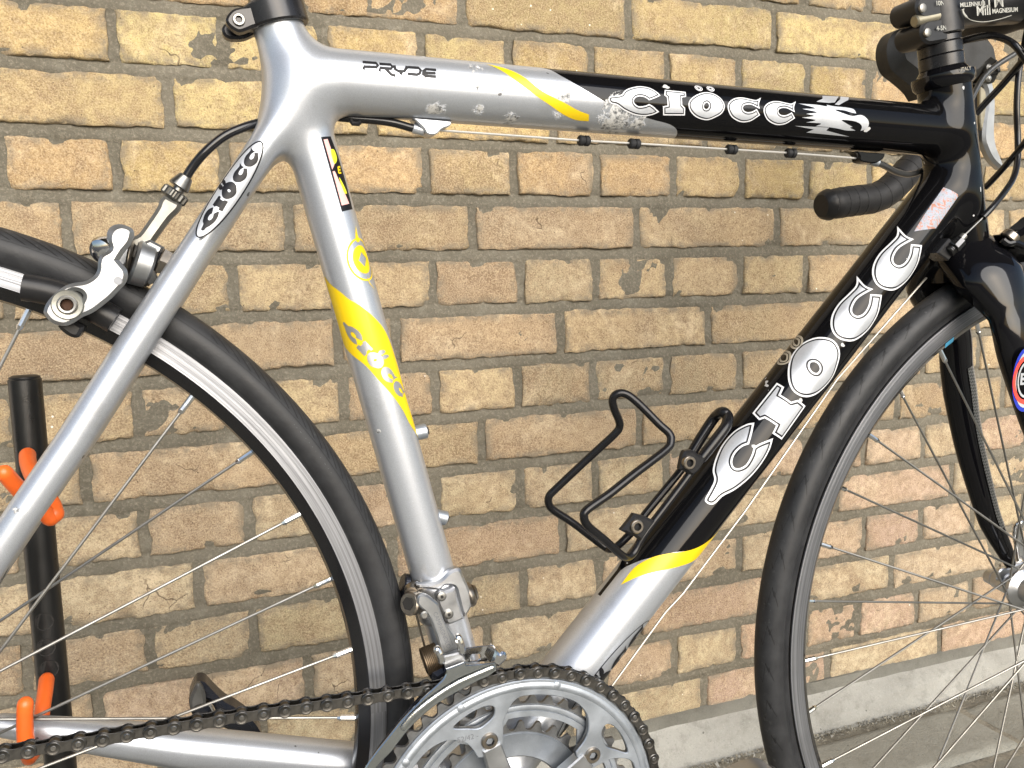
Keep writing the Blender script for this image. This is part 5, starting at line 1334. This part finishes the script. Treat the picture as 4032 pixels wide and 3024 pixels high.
mb = MB(); mb.add(*cyl((.73928,-.0105,.50467), (.76899,-.0105,.51313), .0047, bev=.001)); sub(mb, 'steerer_tube', [mat('bare_steerer', (.34, .31, .23), .4, .8, wear=.2)], stem)
mb = MB()
tx = Vector((.98, 0, .17)).normalized(); ty_ = Vector((-.17, 0, .98)).normalized()
for s_, p_, sz in (('10Nm', (.76048,-.0165,.51953), .0050), ('4-5Nm', (.76358,-.0165,.50072), .0050), ('ITM', (.80943,-.0205,.52545), .0150), ('MILLENNIUM', (.78834,-.0205,.52073), .0046), ('Mill', (.80019,-.0205,.51714), .0110), ('MAGNESIUM', (.82338,-.0205,.52014), .0050)):
    V, F = text_mesh(s_, sz, p_, tx, ty_, bold=.0001); mb.add(V, F, 0)
mb.add(*sweep(catmull([(.7777,-.0205,.51564),(.78013,-.0205,.51178),(.78775,-.0205,.5085),(.80094,-.0205,.50859),(.81732,-.0205,.51253),(.83047,-.0205,.51709)], 5), [.0014, .0014] + [.0009] * 6 + [.0003] * 18, 6), 0)
sub(mb, 'printed_text', [mat('worn_white_print', (.42, .42, .38), .5, wear=.5)], stem, False)
# handlebar: far drop with tape, far brake hood and lever
mb = MB(); E = SB + dh * .022 + sdv * .105
DR = [(.84827,.2,.38665,.00944),(.84818,.2,.38909,.017),(.8804,.2,.39267,.01621),(.90994,.2,.39912,.01775),(.93185,.2,.41293,.01816),(.95534,.205,.43153,.01847),(.97455,.205,.4447,.01422)]
DRp = [Vector(p[:3]) for p in DR]
pts = [Vector((.84925,.2,.38835)), Vector((.8647,.2,.39105)), Vector((.8814,.2,.39349)), Vector((.90464,.2,.39762)), Vector((.92351,.2,.40699)), Vector((.94296,.203,.42199)), Vector((.96169,.205,.43702)), Vector((.99036,.208,.45823)), Vector((1.02246,.21,.48864)), Vector((1.03853,.21,.52127)), Vector((1.0314,.21,.55004)), Vector((1.00173,.21,.57269)), Vector((.97601,.2,.5922)), Vector((.96087,.17,.60244)), Vector(E + Vector((0, .06, 0))), Vector(E + Vector((0, -.06, 0)))]
mb.add(*sweep(catmull(pts, 6), .0165, 20, dome=True)); bar = P_(mb, 'handlebar', [M_tape])
mb = MB(); c = pts[0]; mb.add(*cyl(c + (pts[0] - pts[1]).normalized() * .006, c + (pts[0] - pts[1]).normalized() * .0185, .0172, .0150, 28, .003)); sub(mb, 'bar_end_plug', [M_blkpl], bar)
mb = MB()
path = catmull(pts[:8], 10)
for i in range(6, len(path) - 1, 7):
    a = Vector(path[i]); t_ = (Vector(path[i + 1]) - a).normalized(); t_ = (t_ + Vector((.25, 0, .1))).normalized()
    mb.add(*lathe(a, t_, [(-.0016, .0160), (-.0008, .0168), (.0016, .0167), (.0020, .0160)], 28))
sub(mb, 'tape_wrap', [M_tape], bar)
mb = MB()
hood = [(.93668,.50206,1),(.92739,.51106),(.90962,.52081),(.8965,.52763),(.88993,.53819),(.88793,.54916),(.89018,.55894),(.89687,.56763),(.91008,.57388),(.92675,.57816),(.95232,.58186),(.98765,.58094),(1.01953,.57785),(1.03291,.56927),(1.03867,.55644),(1.04172,.54831),(1.04508,.5368),(1.04114,.52881),(1.03307,.52807),(1.02583,.53162),(1.02297,.53808),(1.01021,.52682),(.9797,.51405)]
v, f = plate([smoothpoly(hood, 4)], .165, .205, .012); mb.add(v, f, 0)
v, f = plate([smoothpoly([(.89074,.58145),(.89405,.59274),(.90124,.60762),(.95381,.63639),(.95709,.59562),(.92412,.58064),(.91192,.5753),(.89748,.57365)], 4)], .02, .16, .010); mb.add(v, f, 0)
hoodo = P_(mb, 'brake_hood', [mat('black_hood_rubber', (.020, .020, .019), .55, wear=.3, grain=.2)])
mb = MB()
v, f = plate([smoothpoly([(1.02156,.52786,1),(1.02963,.52776),(1.03619,.51904),(1.03738,.50556),(1.0357,.48498),(1.03603,.4679),(1.04042,.4579),(1.05098,.44478),(1.06608,.43527,1),(1.07179,.43822,1),(1.06348,.45077),(1.05648,.46244),(1.05275,.47769),(1.05161,.50333),(1.04892,.52017),(1.04307,.53322,1)], 4)], .180, .192, .003); mb.add(v, f, 0)
v, f = plate([smoothpoly([(1.02082,.52375,1),(1.02939,.51778),(1.03201,.50111),(1.02848,.47537,1),(1.0243,.48354)], 3)], .176, .181, .001); mb.add(v, f, 1)
sub(mb, 'brake_lever', [M_arm, mat('dull_lever_inside', (.30, .27, .20), .4, .8, wear=.3)], hoodo)
mb = MB()
for c in ((1.02426,.17,.54123), (1.02436,.17,.52998)): mb.add(*lathe(c, (0, -1, 0), [(-.004, .0042), (.001, .0042), (.003, .0020), (.0032, 0)], 20))
sub(mb, 'pivot_pin', [M_steel], hoodo)

# ---- fork and front brake
mb = MB()
# crown
cp = [(.83501,0,.33491,.03681),(.83754,0,.31636,.03812),(.84312,0,.29776,.04019)]
CRN = [Vector((p[0], 0, p[2])) for p in cp]
mb.add(*lathe(HB - dh * .004, -dh, [(0, .0225), (.004, .0240), (.012, .0262), (.022, .0290)], 40))
def leg(y0, pts, rad, name, m):
    m_ = MB(); n = 6; P = catmull(pts, n); r_ = np.interp(np.linspace(0, len(pts) - 1, len(P)), range(len(pts)), rad)
    m_.add(*sweep(P, list(r_), 28, sx=.62, up=(0, -1, 0), dome=True)); return m_
crown_c = HB - dh * .028
farp = [(.84942,.034,.25509,.01665),(.86251,.04,.2209,.01618),(.87159,.043,.19924,.0167),(.88184,.045,.17055,.01545),(.89528,.046,.13523,.01444),(.92057,.047,.07901,.01225),(.93301,.048,.05909,.01123),(.95029,.048,.03463,.00858),(.9583,.048,.0219,.00607)]
nearp = [(.82645,-.04,.27297,.01954),(.83523,-.044,.24247,.02036),(.84766,-.046,.2147,.02037),(.86442,-.048,.18109,.02042),(.89059,-.05,.1402,.01892),(.91324,-.05,.10339,.01689),(.94009,-.05,.05313,.00916)]
top_far = crown_c + Vector((.0, .018, 0)); top_near = crown_c + Vector((0, -.018, 0))
fk = leg(0, [Vector(HB - dh * .006) + Vector((0, .006, 0)), Vector(HB - dh * .030) + Vector((0, .026, 0))] + [Vector(p[:3]) for p in farp], [.030, .032] + [p[3] * 1.0 for p in farp], '', M_blk)
mb.add(fk.v, fk.f, 0)
fk = leg(0, [Vector(HB - dh * .006) + Vector((0, -.006, 0)), Vector(HB - dh * .030) + Vector((0, -.026, 0))] + [Vector(p[:3]) for p in nearp], [.030, .032] + [p[3] * .95 for p in nearp], '', M_blk)
mb.add(fk.v, fk.f, 0)
fork = P_(mb, 'fork', [M_blk], None, True, 50)
# woven panel on the inner far leg
mb = MB(); V = []; n = 0
FP = catmull([Vector(p[:3]) for p in farp[1:7]], 8); FR = np.interp(np.linspace(0, 5, len(FP)), range(6), [p[3] for p in farp[1:7]])
for i, p in enumerate(FP):
    t_ = (Vector(FP[min(i + 1, len(FP) - 1)]) - Vector(FP[max(i - 1, 0)])).normalized(); side = Vector((t_.z, 0, -t_.x));
    if side.x < 0: side = -side
    side = side.normalized(); nr = Vector((0, -1, 0))
    for w in np.linspace(R(5), R(75), 7):
        V.append(Vector(p) + side * math.sin(w) * (FR[i] + .0010) + nr * math.cos(w) * (FR[i] * .62 + .0010))
mb.add(V, [(i * 7 + j, i * 7 + j + 1, (i + 1) * 7 + j + 1, (i + 1) * 7 + j) for i in range(len(FP) - 1) for j in range(6)]); sub(mb, 'woven_panel', [M_carb], fork)
# oval emblem on the near leg
mb = MB(); cE = Vector((.82916,-.058,.22084)); ex = Vector((.45, 0, .89)); ey = Vector((-.89, 0, .45))
def ovl(a, b, a2, b2, m, l):
    V, F = fill2d([ellipse(0, 0, a, b)] + ([ellipse(0, 0, a2, b2)] if a2 else [])); mb.add([cE + Vector((0, -l, 0)) + Vector((-.02, 0, 1)).normalized() * y + Vector((1, 0, .1)).normalized() * x for x, y in V], F, m)
ovl(.0150, .0265, .0125, .0232, 0, .0000); ovl(.0125, .0232, .0108, .0205, 1, .0002); ovl(.0150, .0200, .0118, .0165, 2, .0004); ovl(.0100, .0150, .0085, .0130, 1, .0006)
V, F = text_mesh('B', .013, cE + Vector((-.004, -.0008, 0)), (1, 0, 0), (0, 0, 1), bold=.0004); mb.add(V, F, 1)
sub(mb, 'oval_badge', [M_blue, M_white, M_red], fork)
# dropout, quick release
mb = MB(); F0 = Vector((.9566, .050, .0012))
v, f = plate([smoothpoly([(.9422,.01486),(.9469,.0177),(.95321,.01658,1),(.96912,.02069),(.97977,.02059),(.98914,.01095),(.99677,-.01417),(.99088,-.03302),(.97606,-.02539),(.9698,-.01304,1),(.95898,-.00508),(.95212,.00142),(.94406,.00801)], 4), smoothpoly([(.94612,.00589),(.94908,.00748),(.95365,.00508),(.95401,.00122),(.95023,.00163)], 3)], .046, .052, .0012); mb.add(v, f, 0)
mb.add(*cyl(F0 + Vector((0, -.006, 0)), F0 + Vector((0, .012, 0)), .011, .009, 28, .001), 0); mb.add(*cyl(F0 + Vector((0, .012, 0)), F0 + Vector((0, .022, 0)), .008, .007, 20, .001), 0)
sub(mb, 'fork_dropout', [M_alu], fork); mb = MB(); mb.add(*cyl(F0 * 1 + Vector((0, -.108, 0)), F0 + Vector((0, -.094, 0)), .009, .010, 20, .001), 0)
sub(mb, 'fork_dropout', [M_alu], fork)
mb = MB(); mb.add(*sweep(catmull([(.99973,.066,-.00014),(1.00073,.07,.01337),(.99918,.072,.02779),(.99601,.073,.03965),(.99591,.073,.04755),(.99694,.072,.05117)], 5), [.0062] * 12 + [.0058] * 8 + [.0064] * 6, 16, dome=True, sx=.55, up=(0, -1, 0)))
P_(mb, 'quick_release_lever', [M_chrome])
mb = MB()
v, f = plate([smoothpoly([(.8346,.33891),(.84274,.3411),(.84933,.34363),(.86123,.351,1),(.87208,.35607),(.87955,.33531),(.86446,.31771),(.85712,.32299),(.8483,.32663),(.84151,.33183)], 4)], -.030, -.008, .004); mb.add(v, f, 0)
mb.add(*cyl((.83372,-.028,.33494), (.83805,-.03,.34025), .0075, .0070, 24, .001), 1)
mb.add(*sweep(catmull([(.82623,-.03,.33459),(.83027,-.032,.33158),(.83618,-.033,.33246),(.84455,-.034,.32963)], 5), .0030, 10), 0)
P_(mb, 'front_brake_caliper', [M_blk, M_bolt])

# ================================================================== BIKE STAND (world space)
def tw(p): return MBK @ Vector(p[:3])
pt = [(.08161,.115,.22403,.01069)]
pb1 = [(.09185,.115,-.06645,.01074)]
A = tw(pt[0]); B = tw(pb1[0]); pr = (pt[0][3] + pb1[0][3]) / 2
cx, cy = (A.x + B.x) / 2, (A.y + B.y) / 2; ztop = A.z
stand = empty('bike_stand', 'black tubular steel post of the bike stand with orange coated hooks', 'bike stand', Matrix.Translation((cx, cy, ZG)))
mb = MB(); H = ztop - ZG
mb.add(*lathe((0, 0, 0), (0, 0, 1), [(0, pr), (H - .0015, pr), (H, pr - .0012)], 48)); mb.obj('post', M_postb, stand)
mb = MB(); mb.add(*lathe((0, 0, H), (0, 0, 1), [(-.004, pr - .0008), (.0006, pr - .0008), (.0016, pr - .003), (.0018, 0)], 48)); mb.obj('end_cap', M_blkpl, stand)
mb = MB(); mb.add(*box((0, 0, .004), (1, 0, 0), (0, 1, 0), (0, 0, 1), .06, .06, .004)); mb.obj('base_plate', M_postb, stand, False)
IS = stand.matrix_world.inverted() if False else Matrix.Translation((-cx, -cy, -ZG))
def hook(S, nd=True):
    P = [IS @ tw(p) for p in S]; C_ = catmull(P, 7); rr_ = np.interp(np.linspace(0, len(S) - 1, len(C_)), range(len(S)), [p[3] for p in S])
    mb = MB(); mb.add(*sweep(C_, list(rr_), 20, dome=True)); mb.obj('hook', M_orange, stand)
hook([(.08643,.085,.17368,.00526),(.08935,.07,.17077,.00515),(.09452,.052,.16671,.00496),(.10201,.036,.16002,.00492),(.10944,.024,.15352,.00494),(.11176,.018,.14753,.00578)])
hook([(.09077,-.004,.17909,.00467),(.09401,.002,.17117,.00482),(.09854,.008,.16227,.00484),(.10477,.012,.154,.00477),(.10991,.016,.14556,.00511)])
hook([(.08934,.095,.00913,.00512),(.09064,.08,.00608,.00501),(.09123,.066,.00093,.0049),(.09065,.06,-.00755,.00486),(.08804,.056,-.02081,.00453),(.08667,.042,-.01976,.00478)])
hook([(.09078,.018,.02755,.00479),(.09018,.018,.02035,.00474),(.08988,.018,.00975,.00493),(.08985,.02,-.002,.00525),(.08992,.026,-.01064,.00492)])
for q in ((.08773,.101,.04894), (.0882,.101,.02978), (.08983,.101,.01351)):
    p = IS @ tw(q); p.y = -pr - .0002
    mb = MB(); a0_ = math.atan2(p.x, pr)
    V = [(math.sin(a0_ + math.cos(w) * .0065 / pr) * (pr + .0002), -math.cos(a0_ + math.cos(w) * .0065 / pr) * (pr + .0002), p.z + math.sin(w) * .0065) for w in np.linspace(0, 2 * math.pi, 25)[:-1]]
    mb.add(V, [tuple(range(24))]); mb.obj('peg_hole', M_dark, stand, False)
bpy.context.view_layer.update()
print('objects', len(SC.objects), 'tris', sum(len(o.data.polygons) for o in SC.objects if o.type == 'MESH'))
